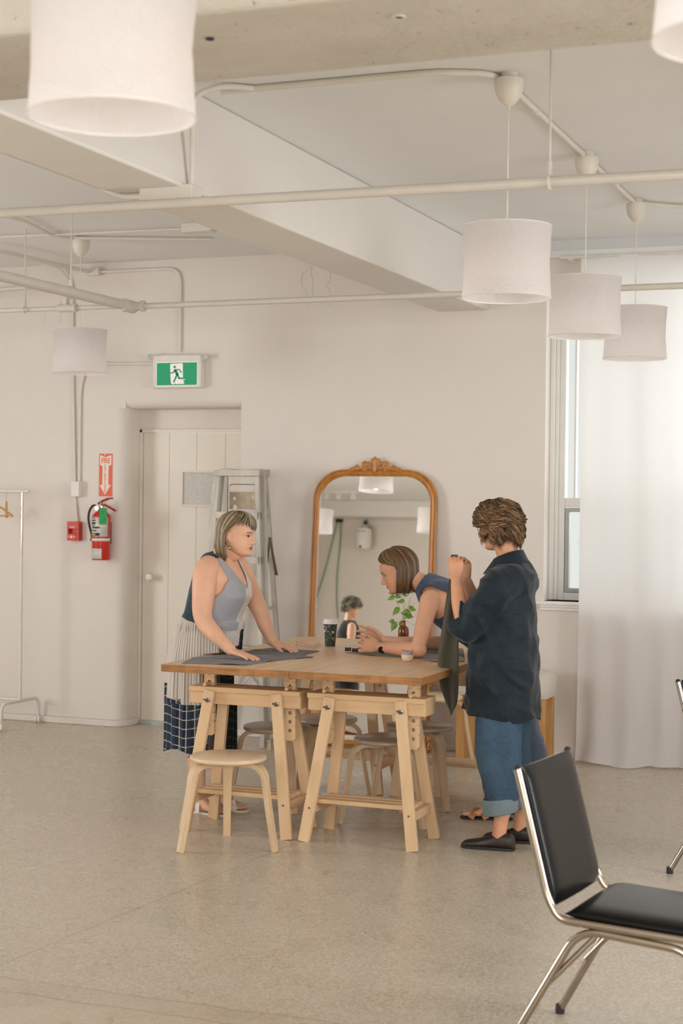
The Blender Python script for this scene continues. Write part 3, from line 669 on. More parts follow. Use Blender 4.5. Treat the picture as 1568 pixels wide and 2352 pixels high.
a, b = at(154, 1198, Y=WY - .055), at(180.5, 1242, Y=WY - .055)
P = thing('fire_alarm_pull_station', 'red fire alarm pull station on the wall below the white box', 'fire alarm', ((a[0] + b[0]) / 2, WY, b[2]))
w_, h_ = b[0] - a[0], a[2] - b[2]
body = MB()
ya, yb = WY - .055, WY
ax0, ax1, az0, az1 = a[0] + .012, b[0] - .02, b[2] + h_ * .37, b[2] + h_ * .62
body.box(a[0], b[0], ya, yb, b[2], az0).box(a[0], b[0], ya, yb, az1, a[2]).box(a[0], ax0, ya, yb, az0, az1).box(ax1, b[0], ya, yb, az0, az1).box(ax0, ax1, ya + .03, yb, az0, az1)
body.build('housing', 'redplastic', P, bevel=.002)
hdl = MB().box(a[0] + .012, ax1, ya - .006, ya, b[2] + .008, az0 - .006).build('pull_handle', 'redplastic', P, bevel=.003)
MB().prism([(a[0] + w_ * .36, b[2] + h_ * .27), (a[0] + w_ * .46, b[2] + h_ * .27), (a[0] + w_ * .46, b[2] + h_ * .17), (a[0] + w_ * .5, b[2] + h_ * .17), (a[0] + w_ * .41, b[2] + h_ * .11), (a[0] + w_ * .32, b[2] + h_ * .17), (a[0] + w_ * .36, b[2] + h_ * .17)], 1, ya - .0068, ya - .006).build('arrow_symbol', 'signwhite', hdl)
text('PULL', .016, 'lettering', 'signwhite', P, Matrix.Translation((a[0] + w_ * .22, ya - .0064, b[2] + h_ * .20)) @ FACE_CAM, xs=.7)
text('DOWN', .016, 'lettering', 'signwhite', P, Matrix.Translation((a[0] + w_ * .64, ya - .0064, b[2] + h_ * .20)) @ FACE_CAM, xs=.6)
text('FIRE', .022, 'lettering', 'signwhite', P, Matrix.Translation((a[0] + w_ * .45, ya - .0006, b[2] + h_ * .70)) @ FACE_CAM, xs=1.2)

c = at(231.5, 1286, Y=WY - .1); cx = c[0]; cy = WY - .1; rr = (at(250, 1240, Y=cy)[0] - at(213.5, 1240, Y=cy)[0]) / 2
Zt = lambda y: at(231, y, Y=cy)[2]
X = thing('fire_extinguisher', 'red fire extinguisher with black hose and green inspection tag hung on the wall', 'fire extinguisher', (cx, cy, c[2]))
z0, z1 = c[2], Zt(1181)
MB().lathe([(rr * .96, z0), (rr, z0 + .006), (rr, z1 - .02), (rr * .94, z1 - .006), (rr * .7, z1 + .012), (rr * .35, z1 + .024), (rr * .3, z1 + .045)], (cx, cy, 0), 40).build('cylinder', 'red', X)
def wrap(name, mat, a0, a1, zz0, zz1, dr=.0012, parent=X, n=14):
    vs = []; fs = []
    for i, t_ in enumerate(np.linspace(math.radians(a0), math.radians(a1), n)):
        for z in (zz0, zz1): vs.append((cx + (rr + dr) * math.cos(t_), cy + (rr + dr) * math.sin(t_), z))
    for i in range(n - 1): fs.append((2 * i, 2 * i + 2, 2 * i + 3, 2 * i + 1))
    o = MB().add(vs, fs).build(name, mat, parent); s_ = o.modifiers.new('t', 'SOLIDIFY'); s_.thickness = .0006; return o
lb = wrap('front_label', 'label', 182, 345, Zt(1232), Zt(1188))
for yy0, yy1, a0, a1 in ((1190, 1191.6, 186, 260), (1194, 1196.6, 186, 262), (1198.5, 1203, 186, 205), (1199, 1204, 215, 262), (1206, 1208, 186, 258), (1209.5, 1213.5, 232, 285), (1217, 1219.5, 230, 272), (1224, 1230, 186, 290)):
    wrap('print_block', 'ink', a0, a1, Zt(yy1), Zt(yy0), .002, lb, 8)
wrap('print_block', 'yellow', 195, 262, Zt(1228.7), Zt(1225.3), .0026, lb, 8)
wrap('print_block', 'redplastic', 284, 293, Zt(1213), Zt(1209), .0022, lb, 4)
for k in range(7): wrap('print_line', 'frame_grey', 297, 340, Zt(1212 + k * 2.2), Zt(1211 + k * 2.2), .002, lb, 6)
wrap('bracket_strap', 'white', 170, 370, Zt(1242.5), Zt(1236), .003)
lb2 = wrap('lower_label', 'label', 190, 305, Zt(1283), Zt(1259.5))
for k in range(8): wrap('print_line', 'frame_grey', 200, 285, Zt(1263.4 + k * 2.3), Zt(1262.6 + k * 2.3), .002, lb2, 6)
MB().box(cx - .03, cx + .03, cy + rr, WY, Zt(1250), Zt(1200)).build('wall_bracket', 'steel', X)
vz = z1 + .045
MB().lathe([(.016, vz - .02), (.018, vz), (.018, vz + .03), (.012, vz + .045)], (cx, cy, 0), 20).lathe([(.017, 0), (.017, .012), (.001, .012)], (cx - .022, cy - .018, vz), 18, ax=AXY).tube([(cx - .03, cy, vz + .012), (cx - .055, cy, vz + .012)], .008, 10).build('valve', 'chrome', X)
W = lambda x, y, yy=cy: at(x, y, Y=yy)
MB().tube(spline([W(225, 1156.5), W(232, 1152), W(243, 1147.5), W(251, 1145), W(259, 1144.5)], 5), [.007] * 6 + [.009] * 8 + [.006] * 7, 10).build('top_handle', 'darkred', X)
MB().tube(spline([W(233, 1158), W(245, 1162), W(256, 1168), W(265, 1173.5)], 6), .008, 10).build('lower_handle', 'darkred', X)
MB().tube([W(236, 1156, cy - .01), W(243, 1156, cy - .012)], .006, 8).tube([W(241, 1153, cy - .01), W(242, 1158, cy - .012)], .004, 8).build('safety_pin', 'yellow', X)
MB().tube(spline([W(220, 1161.5), W(213, 1162), W(206, 1172), W(203, 1188), W(205, 1206), W(209, 1222), W(212.5, 1240)], 6), .0085, 10).tube([W(212, 1238), W(214, 1254)], [.009, .005], 10).build('hose', 'blackhose', X)
MB().box(*(W(209, 1240)[0], W(216, 1240)[0], cy - .012, cy + .012, Zt(1243), Zt(1236))).build('hose_clip', 'rubber', X)
tg0, tg1 = W(228, 1167, cy - rr - .012), W(245.5, 1205, cy - rr - .012)
tgo = MB().box(tg0[0], tg1[0], tg0[1] - .001, tg0[1], tg1[2], tg0[2]).build('inspection_tag', 'greentag', X)
for k, (xa, xb) in enumerate(((.15, .7), (.1, .6), (.2, .25), (.6, .8), (.6, .85), (.1, .75))):
    zz = tg0[2] - (.22 + .12 * k) * (tg0[2] - tg1[2]); wdt = tg1[0] - tg0[0]
    MB().box(tg0[0] + xa * wdt, tg0[0] + xb * wdt, tg0[1] - .0015, tg0[1] - .001, zz, zz + .003).build('print_line', 'ink', tgo)
MB().tube([W(238, 1160, cy - rr), W(237, 1168, cy - rr - .012)], .0012, 6).build('tag_tie', 'yellow', X)

# ------------------------------------------------------------------ clothes rack and hangers
rx, ry0, ry1 = -6.475, 9.90, 10.40; rym = (ry0 + ry1) / 2
K = thing('clothes_rack', 'white metal clothes rack on castors at the left edge, partly out of frame', 'clothes rack', (rx, rym, 0))
zt = at(50, 1131, Y=rym)[2]; zl = at(46, 1610, Y=rym)[2]; zj = at(50, 1273, Y=rym)[2]
px_ = at(47, 1500, Y=rym)[0]; rx = px_
for xx in (rx, rx - 1.0):
    foot = MB().tube(bendpath([(xx, ry0, .075), (xx, ry0 + .012, zl), (xx, ry1 - .012, zl), (xx, ry1, .075)], .09, 8), .0115, 12).build('base_bar', 'white', K)
    for yy in (ry0, ry1):
        MB().tube([(xx - .02, yy, .024), (xx - .004, yy, .024)], .024, 20).tube([(xx + .004, yy, .024), (xx + .02, yy, .024)], .024, 20).tube([(xx, yy, .03), (xx, yy, .085)], .011, 12).build('caster', 'white', K)
    MB().tube([(xx, rym, zl), (xx, rym, zj)], .0125, 14).build('post', 'white', K)
    MB().tube([(xx, rym, zj), (xx, rym, zt)], .0095, 14).build('chrome_extension', 'chrome', K, label='chrome upper post')
MB().tube([(rx - 1.07, rym, zt + .008), (rx + .062, rym, zt + .008)], .0125, 14).build('hanging_rail', 'white', K)
MB().tube([(rx - 1.0, rym, zl + .008), (rx, rym, zl + .008)], .009, 12).tube([(rx - 1.0, rym + .03, zl + .008), (rx, rym + .03, zl + .008)], .007, 12).build('lower_rail', 'white', K)
def wood_hanger(x, yaw, lab):
    H = thing('coat_hanger', lab, 'coat hanger', (x, rym, zt), 'wooden coat hangers on the rack')
    c_, s_ = math.cos(yaw), math.sin(yaw); z0 = zt + .02
    g = lambda u, z: (x + u * c_, rym + u * s_, z)
    MB().tube([g(.0, z0 - .09)] + [g(0, z0 - .05)] + [g(.018 * math.sin(t), z0 - .024 + .024 * -math.cos(t)) for t in np.linspace(0, 4.3, 10)], .0018, 6).build('hook', 'steel', H)
    for sgn in (-1, 1):
        MB().tube(spline([g(0, z0 - .09), g(sgn * .06, z0 - .105), g(sgn * .14, z0 - .15), g(sgn * .205, z0 - .20)], 5), [.008] * 15 + [.010], 10).build('arm', 'hangerwood', H)
    MB().tube([g(-.18, z0 - .195), g(.18, z0 - .195)], .005, 8).build('trouser_bar', 'hangerwood', H)
wood_hanger(at(15, 1130, Y=rym)[0], 2.16, 'wooden coat hanger seen edge-on, hanging nearest the chrome post of the rack')
wood_hanger(at(-34, 1130, Y=rym)[0], .62, 'wooden coat hanger turned sideways, cut by the left edge of the picture')

# ------------------------------------------------------------------ step ladder
LD = thing('step_ladder', 'worn aluminium step ladder standing closed against the wall beside the door', 'ladder', (-4.70, 10.15, 0))
ZT = 1.895
def lx(s, z): return -4.69 + s * (.158 + (.27 - .158) * (1 - z / ZT))       # front rails spread downwards
def ly(z): return 9.98 + (10.09 - 9.98) * z / ZT
for s in (-1, 1):
    A, B = V3(lx(s, 0), ly(0), .012), V3(lx(s, ZT), ly(ZT), ZT - .02)
    m = MB().beam(A, B, .010, .075, (1, 0, 0)).beam(A + V3(-s * .012, -.035, 0), B + V3(-s * .012, -.035, 0), .03, .006, (0, 1, 0)).beam(A + V3(-s * .012, .035, 0), B + V3(-s * .012, .035, 0), .03, .006, (0, 1, 0))
    r = m.build('front_rail', 'alu', LD)
    MB().beam(A + V3(0, 0, -.012), A + V3(0, 0, .05), .04, .085, (1, 0, 0)).build('rubber_foot', 'alu_tan', r)
for i in range(5):
    z = 1.60 - i * .305; y = ly(z); x0, x1 = lx(-1, z) + .01, lx(1, z) - .01
    MB().box(x0, x1, y - .045, y + .04, z - .004, z).box(x0, x1, y - .048, y - .044, z - .045, z).box(x0, x1, y + .036, y + .04, z - .03, z).build('step', 'alu', LD)
    if i in (1, 3, 4): 
        for s in (-1, 1): MB().beam((lx(s, z) - s * .01, y - .04, z - .05), (lx(s, z - .1) - s * .10, y - .03, z - .01), .004, .014).build('step_brace', 'alu', LD)
MB().prism([(lx(-1, ZT) - .012, ZT - .05), (lx(1, ZT) + .012, ZT - .05), (lx(1, ZT) + .014, ZT), (-4.70, ZT - .004), (lx(-1, ZT) + .06, ZT + .004), (lx(-1, ZT) - .014, ZT - .012)], 1, 10.04, 10.225).build('top_cap', 'alu', LD, bevel=.004)
for s in (-1, 1):
    A = V3(-4.695 + s * .235, 10.385, .01); B = V3(-4.705 + s * .15, 10.215, ZT - .03)
    MB().beam(A, B, .022, .032, (1, 0, 0)).build('rear_rail', 'alu', LD)
    # folding spreader
    q0 = at(606, 1350, Y=10.08) if s > 0 else at(606, 1350, Y=10.08) - V3(.4, 0, 0)
    z0_, zm = 1.145, 1.42
    f0 = V3(lx(s, z0_), ly(z0_) + .03, z0_); md = V3(lx(s, zm) + s * .01, 10.17, zm); r0 = V3(-4.700 + s * .20, 10.31, 1.16)
    MB().beam(f0, md, .004, .018, (1, 0, 0)).beam(md, r0, .004, .018, (1, 0, 0)).tube([md - V3(.008, 0, 0), md + V3(.008, 0, 0)], .008, 10).build('spreader', 'steel', LD)
for i, z in enumerate((1.26, .93, .62, .3)):
    yb = 10.385 + (10.215 - 10.385) * z / ZT; xw = .235 + (.15 - .235) * z / ZT
    MB().beam((-4.70 - xw, yb, z), (-4.70 + xw, yb, z), .018, .022).build('rear_crossbar', 'alu', LD)
MB().beam((-4.85, 10.33, .6), (-4.56, 10.36, .3), .008, .018).beam((-4.56, 10.33, .6), (-4.85, 10.36, .3), .008, .018).build('diagonal_brace', 'alu', LD)
# folded-up paint shelf with holes
sh = MB(); x0, x1, z0, z1 = -4.795, -4.588, 1.618, 1.738; holes = [(.18, .62, .012), (.86, .72, .016), (.2, .12, .017), (.88, .14, .010)]
nxg, nzg = 56, 34
def inh(u, v): return any(((u - a) * (x1 - x0)) ** 2 + ((v - b) * (z1 - z0)) ** 2 < r * r for a, b, r in holes)
for i in range(nxg):
    for j in range(nzg):
        u0, u1, v0, v1 = i / nxg, (i + 1) / nxg, j / nzg, (j + 1) / nzg
        if inh((u0 + u1) / 2, (v0 + v1) / 2): continue
        xa, xb, za, zb = x0 + (x1 - x0) * u0, x0 + (x1 - x0) * u1, z0 + (z1 - z0) * v0, z0 + (z1 - z0) * v1
        sh.add([(xa, 10.155, za), (xb, 10.155, za), (xb, 10.155, zb), (xa, 10.155, zb)], [(0, 1, 2, 3)])
so = sh.build('paint_shelf', 'alu_tan', LD, smooth=False, label='tan folded paint shelf with four holes'); sm = so.modifiers.new('t', 'SOLIDIFY'); sm.thickness = .004
MB().tube(bendpath([(x0 - .002, 10.15, z0), (x0, 10.15, z1 + .052), (x1, 10.15, z1 + .052), (x1, 10.15, z0)], .022, 6), .003, 8).build('shelf_wire', 'steel', LD)

# ------------------------------------------------------------------ leaning mirror
TILT = math.radians(4.1); MB0 = V3(-3.815, 10.295, 0.0)
Mu = V3(0, math.sin(TILT), math.cos(TILT)); Mn = V3(0, -math.cos(TILT), math.sin(TILT)); Mx = V3(1, 0, 0)
def mp(u, v, n=0): return MB0 + Mx * u + Mu * v + Mn * n          # u across, v up, n out of the glass
HWM, TOPV = .452, 1.905
MR = thing('floor_mirror', 'tall gilt floor mirror with arched shoulders and carved crest leaning on the back wall', 'mirror', tuple(MB0))
def mirror_outline(hw, top, bot, r=.21, k=14):
    pts = [(-hw, bot), (-hw, top - r)] + [(-hw + r * 1.12 - r * 1.12 * math.cos(a), top - r + r * math.sin(a)) for a in np.linspace(0, math.pi / 2, k)][1:]
    pts = [(-hw + (x + hw) * .96 if x > -hw else x, y) for x, y in pts]
    return pts + [(-x, y) for x, y in pts[::-1]]
prof = [(0, 0), (0, .018), (.006, .024), (.012, .019), (.016, .026), (.022, .030), (.028, .028), (.031, .022), (.036, .020), (.040, .015), (.046, .012), (.046, 0)]
R = []
outl = [mirror_outline(HWM - i, TOPV - i, .0 + i, .21 - i * .6) for i, n in prof]
R = [[mp(outl[k][j][0], outl[k][j][1], prof[k][1]) for k in range(len(prof))] for j in range(len(outl[0]))]
MB().rings(R, cap=False, closed=True).build('gilt_frame', 'gilt', MR, flatang=35)
inn = mirror_outline(HWM - .044, TOPV - .044, .044, .185)
MB().add([mp(u, v, .006) for u, v in inn], [tuple(range(len(inn)))]).build('mirror_glass', 'mirror', MR, smooth=False)
bk = MB().add([mp(u, v, -.002) for u, v in mirror_outline(HWM - .01, TOPV - .01, .01)] + [mp(u, v, -.016) for u, v in mirror_outline(HWM - .01, TOPV - .01, .01)], [])
nn = len(inn); bk.f = [tuple(range(nn)), tuple(range(nn, 2 * nn))[::-1]] + [(i, (i + 1) % nn, nn + (i + 1) % nn, nn + i) for i in range(nn)]; bk.mi = [0] * len(bk.f)
bk.build('back_board', 'oakleg', MR)
def leafm(m, u, v, ang, L, Wd, base=.026, lobes=3):
    """a carved leaf: lobed blades fanning from (u, v)"""
    for k in range(lobes):
        a = ang + (k - (lobes - 1) / 2) * (1.5 / max(1, lobes)); l = L * (1 - .18 * abs(k - (lobes - 1) / 2))
        ax = V3(math.cos(a), math.sin(a), 0); X_ = Mx * ax[0] + Mu * ax[1]; Y_ = Mx * -ax[1] + Mu * ax[0]
        m.ball(mp(u, v, base) + X_ * l * .5, l * .52, Wd * .5, .008, 10, ax=(X_, Y_, Mn))
        m.tube([mp(u, v, base + .008), mp(u, v, base + .010) + X_ * l * .9], [.004, .0015], 6)
cr = MB(); cv = TOPV - .005
for s in (-1, 1):
    leafm(cr, s * .012, cv + .005, math.pi / 2 - s * .18, .08, .018, .024, 1)
    for (u, v, a, L, Wd, lb) in ((.06, .022, .9, .055, .026, 4), (.065, .018, -.6, .04, .024, 3), (.03, .03, 1.2, .045, .018, 2), (.115, .012, .35, .045, .020, 3), (.15, .0, .25, .04, .018, 3), (.18, -.006, .1, .03, .014, 2)):
        leafm(cr, s * u, cv + v, a if s > 0 else math.pi - a, L, Wd, .022, lb)
    cr.tube(spline([mp(s * .02, cv + .012, .026), mp(s * .08, cv + .016, .028), mp(s * .14, cv + .004, .028), mp(s * .2, cv - .010, .026)], 6), [.007] * 12 + [.004] * 7, 8)
leafm(cr, 0, cv + .04, math.pi / 2, .055, .034, .03, 3); cr.tube([mp(0, cv - .01, .026), mp(0, cv + .07, .032)], [.012, .016], 10)
cr.build('carved_crest', 'gilt2', MR, flatang=60)
for s in (-1, 1):
    o_ = MB()
    for k, v in enumerate((.44, .50, .56)): leafm(o_, s * (HWM + .006), v, math.pi / 2 + s * (-.5 if k % 2 else .4), .06, .03, .012, 2)
    o_.build('side_carving', 'gilt2', MR, flatang=60)
    o_ = MB()
    for k in range(4): leafm(o_, s * (HWM - .005), .02 + .045 * k, math.pi / 2 - s * (.9 - .2 * k), .10 - .012 * k, .035, .018, 3)
    o_.build('foot_carving', 'gilt2', MR, flatang=60)

# ------------------------------------------------------------------ work table
TZ, TT, TY0, TY1 = .86, .037, 7.19, 9.03
for x0, x1, lab in ((-3.765, -3.070, 'left of the two joined oak worktops, the charcoal cloth lies on it'), (-3.0685, -2.392, 'right of the two joined oak worktops, under the leaning woman and pin cushion')):
    cx_ = (x0 + x1) / 2
    me = MB().box(x0, x1, TY0, TY1, TZ - TT, TZ, 0)
    for i, f in enumerate(me.f):
        if i in (2, 3, 4, 5): me.mi[i] = 1
    o = me.build('worktop', ['oak_top', 'oak_edge'], None, bevel=.0015)
    solo(o, (cx_, (TY0 + TY1) / 2, TZ - TT), lab, 'worktop', 'joined worktops')

def trestle(cx, cy, lab, flip=1):
    T = thing('trestle', lab, 'trestle', (cx, cy, 0), 'birch trestles under the worktops')
    zb1, zb0 = .728, .64
    f = flip
    # top rail: thin cap and deeper rail
    MB().box(cx - .31, cx + .31, cy - .085, cy + .085, zb1 - .026, zb1).box(cx - .31, cx - .29, cy - .07, cy + .07, zb0, zb1 - .026).box(cx + .29, cx + .31, cy - .07, cy + .07, zb0, zb1 - .026).build('rail_cap', 'birch_x', T, bevel=.002)
    for s in (-1, 1): MB().box(cx - .305, cx + .305, cy + s * .062 - .011, cy + s * .062 + .011, zb0, zb1 - .0265).build('rail', 'birch_x', T, bevel=.002)
    for sx in (-1, 1):
        for sy in (-1, 1):
            A = V3(cx + sx * .283, cy + sy * .170, 0); B = V3(cx + sx * .185, cy + sy * .088, .712)
            lg = MB().beam(A, B, .058, .026, (0, 1, 0)).build('leg', 'birch', T, bevel=.003)
            # wing nut
            w0 = A + (B - A) * .93 + V3(0, sy * .014, 0); AY = (V3(1, 0, 0), V3(0, 0, 1), V3(0, sy, 0))
            MB().lathe([(.012, 0), (.012, .003), (.008, .004), (.006, .014), (.001, .014)], w0, 12, ax=AY).tube([w0 + V3(-.016, sy * .012, .004), w0 + V3(.016, sy * .012, -.004)], [.004, .004], 6).build('wing_nut', 'steel', lg)
            sc_ = A + (B - A) * .235 + V3(0, sy * .013, 0)
            MB().lathe([(.006, 0), (.005, .002), (.001, .002)], sc_, 10, ax=AY).build('screw', 'steel', lg)
    for sx in (-1, 1):
        xx = cx + sx * .262
        MB().box(xx - .012, xx + .012, cy - .145, cy + .145, .135, .180).build('side_rail', 'birch_x', T, bevel=.002)
    for k in (-1, 0, 1):
        MB().box(cx - .25, cx + .25, cy + k * .068 - .026, cy + k * .068 + .026, .180, .202).build('shelf_slat', 'birch_x', T, bevel=.003)
    for sx in (-1, 1):      # height-adjusting uprights with holes
        xx = cx + sx * .228; m = MB(); wv, z0, z1 = .058, .468, .823
        hz = [.52, .565, .61, .655, .70, .745, .79]
        # plate with real holes, built as a ring of wedges around each hole
        y0_, y1_ = cy - .012, cy + .012
        edges = [z0] + [(a + b) / 2 for a, b in zip(hz, hz[1:])] + [z1]
        for hk, hzv in enumerate(hz):
            za, zb = edges[hk], edges[hk + 1]; nseg = 20; rh = .0095
            inner = [(xx + rh * math.cos(t), hzv + rh * math.sin(t)) for t in np.linspace(0, 2 * math.pi, nseg, endpoint=False)]
            outer = []
            for t in np.linspace(0, 2 * math.pi, nseg, endpoint=False):
                c_, s_ = math.cos(t), math.sin(t); kx = (wv / 2) / abs(c_) if abs(c_) > 1e-6 else 9; kz = ((zb - hzv) if s_ > 0 else (hzv - za)) / abs(s_) if abs(s_) > 1e-6 else 9; k_ = min(kx, kz)
                outer.append((xx + k_ * c_, hzv + k_ * s_))
            vs = [(p[0], y, p[1]) for y in (y0_, y1_) for ring in (inner, outer) for p in ring]; fs = []
            n_ = nseg
            for i in range(n_):
                j_ = (i + 1) % n_
                fs += [(i, j_, n_ + j_, n_ + i), (2 * n_ + j_, 2 * n_ + i, 3 * n_ + i, 3 * n_ + j_), (i, 2 * n_ + i, 2 * n_ + j_, j_), (n_ + j_, 3 * n_ + j_, 3 * n_ + i, n_ + i)]
            m.add(vs, fs)
        up = m.build('upright', 'birch', T, flatang=30)
        MB().tube([(xx + .004, cy - .075, .738), (xx + .004, cy + .05, .738)], .0092, 14).build('peg', 'birch', up)
    MB().box(cx - .29, cx + .29, cy - .03, cy + .03, .800, .8228).build('support_bar', 'birch_x', T, bevel=.002)
    return T
trestle(-3.425, 7.525, 'near trestle under the left worktop, just behind the pale front stool')
trestle(-2.765, 7.525, 'near trestle under the right worktop, right of the pale front stool')
trestle(-3.425, 8.86, 'far trestle under the left worktop, at the mirror end')
trestle(-2.765, 8.86, 'far trestle under the right worktop, at the mirror end')

# ------------------------------------------------------------------ stools
def stool(angs, seatmat, lab, loc):
    S = thing('stool', lab, 'stool', (0, 0, 0), 'three-legged birch stools')
    MB().lathe([(.170, .4205), (.184, .424), (.1875, .431), (.1865, .441), (.181, .4455), (.001, .4465)], n=56).build('seat', [seatmat], S, flatang=60)
    for a in angs:
        a = math.radians(a); d_ = V3(math.cos(a), math.sin(a), 0); t_ = V3(-math.sin(a), math.cos(a), 0)
        path = [d_ * .045 + V3(0, 0, .408), d_ * .13 + V3(0, 0, .408)] + [d_ * (.13 + .075 * math.sin(b)) + V3(0, 0, .408 - .075 + .075 * math.cos(b)) for b in np.linspace(.15, math.pi / 2 - .1, 8)] + [d_ * .222 + V3(0, 0, .22), d_ * .262 + V3(0, 0, 0)]
        R = []; m = len(path)
        for i in range(m):
            dd = unit(path[min(i + 1, m - 1)] - path[max(i - 1, 0)]); nrm = unit(np.cross(dd, t_)); th = .0115; wd = .031 - .010 * (i / (m - 1)) ** 2 * 1.3
            R.append([path[i] + t_ * wd + nrm * th, path[i] - t_ * wd + nrm * th, path[i] - t_ * wd - nrm * th, path[i] + t_ * wd - nrm * th])
        MB().rings(R).build('leg', 'ply_edge', S, bevel=.002, flatang=25)
    S.location = loc; return S
stool((-124, -4, 116), 'ply', 'pale birch stool standing in front of the worktops, nearest the camera', (-3.345, 7.10, 0))
stool((-165, -45, 75), 'seat_grey', 'grey-seated stool under the left worktop, right behind the near trestle', (-3.545, 8.15, 0))
stool((-90, 30, 150), 'seat_grey', 'stool by the far trestle under the left worktop, behind the grey-seated one', (-3.43, 8.57, 0))
stool((-147, -27, 93), 'seat_grey', 'grey-seated stool under the right worktop between its two trestles', (-2.83, 7.99, 0))
stool((-157, -36, 83), 'seat_grey', 'stool at the right table side, beside the hanging olive cloth', (-2.84, 8.52, 0))
stool((20, 140, -100), 'ply', 'pale stool against the back wall, right of the leaning mirror', (-3.19, 9.84, 0))

# ------------------------------------------------------------------ things on the table
def cloth_sheet(name, outline, mat, z, label, cat, amp=.006, th=.0015, res=.008, bumps=(), up=1):
    """a sheet with a freely cut outline lying on the worktop"""
    P = np.array([p[:2] for p in outline]); x0, y0 = P.min(0); x1, y1 = P.max(0)
    def inside(x, y):
        c = False; n = len(P); j = n - 1
        for i in range(n):
            if ((P[i][1] > y) != (P[j][1] > y)) and x < (P[j][0] - P[i][0]) * (y - P[i][1]) / (P[j][1] - P[i][1]) + P[i][0]: c = not c
            j = i
        return c
    idx = {}; m = MB(); vs = []
    def vid(i, j):
        if (i, j) not in idx:
            x, y = x0 + i * res, y0 + j * res
            h = amp * max(0, mnoise.noise(Vector((x * 5, y * 11, 1.7))) + .35 * mnoise.noise(Vector((x * 16, y * 34, 4)))) 
            for bx_, by_, br, bh in bumps: h += bh * math.exp(-((x - bx_) ** 2 + (y - by_) ** 2) / br ** 2)
            idx[(i, j)] = len(vs); vs.append((x, y, z + th + h))
        return idx[(i, j)]
    fs = []
    for i in range(int((x1 - x0) / res) + 1):
        for j in range(int((y1 - y0) / res) + 1):
            if inside(x0 + (i + .5) * res, y0 + (j + .5) * res): fs.append((vid(i, j), vid(i + 1, j), vid(i + 1, j + 1), vid(i, j + 1)))
    o = m.add(vs, fs).build(name, mat, None, flatang=180); s_ = o.modifiers.new('t', 'SOLIDIFY'); s_.thickness = th; s_.offset = -1
    c = P.mean(0); return solo(o, (c[0], c[1], z), label, cat)
tp = lambda x, y: at(x, y, Z=TZ)
cloth_sheet('cloth_piece', [tp(*p) for p in ((418, 1524), (445, 1512), (520, 1504), (590, 1492), (620, 1489), (690, 1493), (736, 1497), (715, 1501), (697, 1506), (721, 1510), (640, 1517), (568, 1528), (545, 1528), (500, 1526.5))], 'greylinen', TZ, 'charcoal linen cloth piece under the hands of the woman on the left', 'fabric', .010, bumps=((-3.46, 7.95, .05, .008), (-3.42, 7.83, .03, .006)))
cloth_sheet('cloth_piece', [tp(*p) for p in ((795, 1500), (850, 1494), (1000, 1482), (1062, 1490), (1066, 1520), (1000, 1521), (960, 1514), (900, 1510), (840, 1505))], 'sage', TZ, 'sage green cloth piece under the forearms of the leaning woman', 'fabric', .007)
# takeaway cup
c = tp(758, 1484); C_ = thing('takeaway_cup', 'tall dark leaf-patterned paper cup with a white lid near the far table end', 'cup', tuple(c))
k = .0023 * 1.02
cup = MB().lathe([(.0275, .0), (.0285, .001), (.0305, .03), (.0395, .128), (.0395, .13)], c, 40).build('paper_cup', 'cup', C_)
MB().lathe([(.0425, .127), (.0435, .131), (.0425, .137), (.0395, .140), (.0385, .152), (.034, .155), (.001, .154)], c, 40).build('lid', 'cuplid', C_)
cdir = unit(V3(-c[0], -c[1], 0))
def on_cup(px, pz, w_, h_, rot, mat, nm, seg=14, k2=.0008):
    """a printed shape wrapped on the cup: px angle in degrees from the camera side, pz height"""
    vs = []; a0 = math.atan2(cdir[1], cdir[0])
    for t_ in np.linspace(0, 2 * math.pi, seg, endpoint=False):
        r_ = .75 + .25 * abs(math.cos(t_)) 
        u = w_ * math.cos(t_) * r_; v = h_ * math.sin(t_) * (1 - .35 * math.cos(t_))
        uu, vv = u * math.cos(rot) - v * math.sin(rot), u * math.sin(rot) + v * math.cos(rot)
        z = pz + vv; rad = .0285 + (.0395 - .0285) * max(0, z - .01) / .118 + k2; a = a0 + math.radians(px) + uu / rad
        vs.append((c[0] + rad * math.cos(a), c[1] + rad * math.sin(a), c[2] + z))
    cz = np.mean(vs, axis=0); cr_ = cz - c; cr_[2] = 0; vs.append(tuple(cz + unit(cr_) * .001))
    MB().add(vs, [(i, (i + 1) % seg, seg) for i in range(seg)]).build(nm, mat, cup)
for px, pz, w_, h_, rot, mat in ((-50, .105, .013, .015, .4, 'cupleaf2'), (-12, .116, .008, .006, .6, 'cupleaf2'), (45, .108, .014, .013, .9, 'cupleaf'), (-22, .086, .008, .006, -.5, 'cupleaf2'), (-45, .052, .011, .024, .3, 'cupleaf'), (-8, .058, .010, .02, -.5, 'cupleaf'), (35, .045, .009, .010, .7, 'cupleaf2'), (-70, .085, .012, .008, 0, 'cuplid')):
    on_cup(px, pz, w_, h_, rot, mat, 'leaf_print')
    if mat != 'cuplid': on_cup(px, pz, w_ * .6, h_ * .55, rot, 'cup', 'leaf_print', k2=.0022)
r0 = .0375; a0 = math.atan2(cdir[1], cdir[0]) + math.radians(24)
nrm = Vector((math.cos(a0), math.sin(a0), .1)).normalized(); xax = Vector((-math.sin(a0), math.cos(a0), 0)); yax = nrm.cross(xax)
text('M', .022, 'lettering', 'signwhite', C_, Matrix.Translation(Vector((c[0] + r0 * math.cos(a0), c[1] + r0 * math.sin(a0), c[2] + .080))) @ Matrix((xax, yax, nrm)).transposed().to_4x4(), .0008, .9)
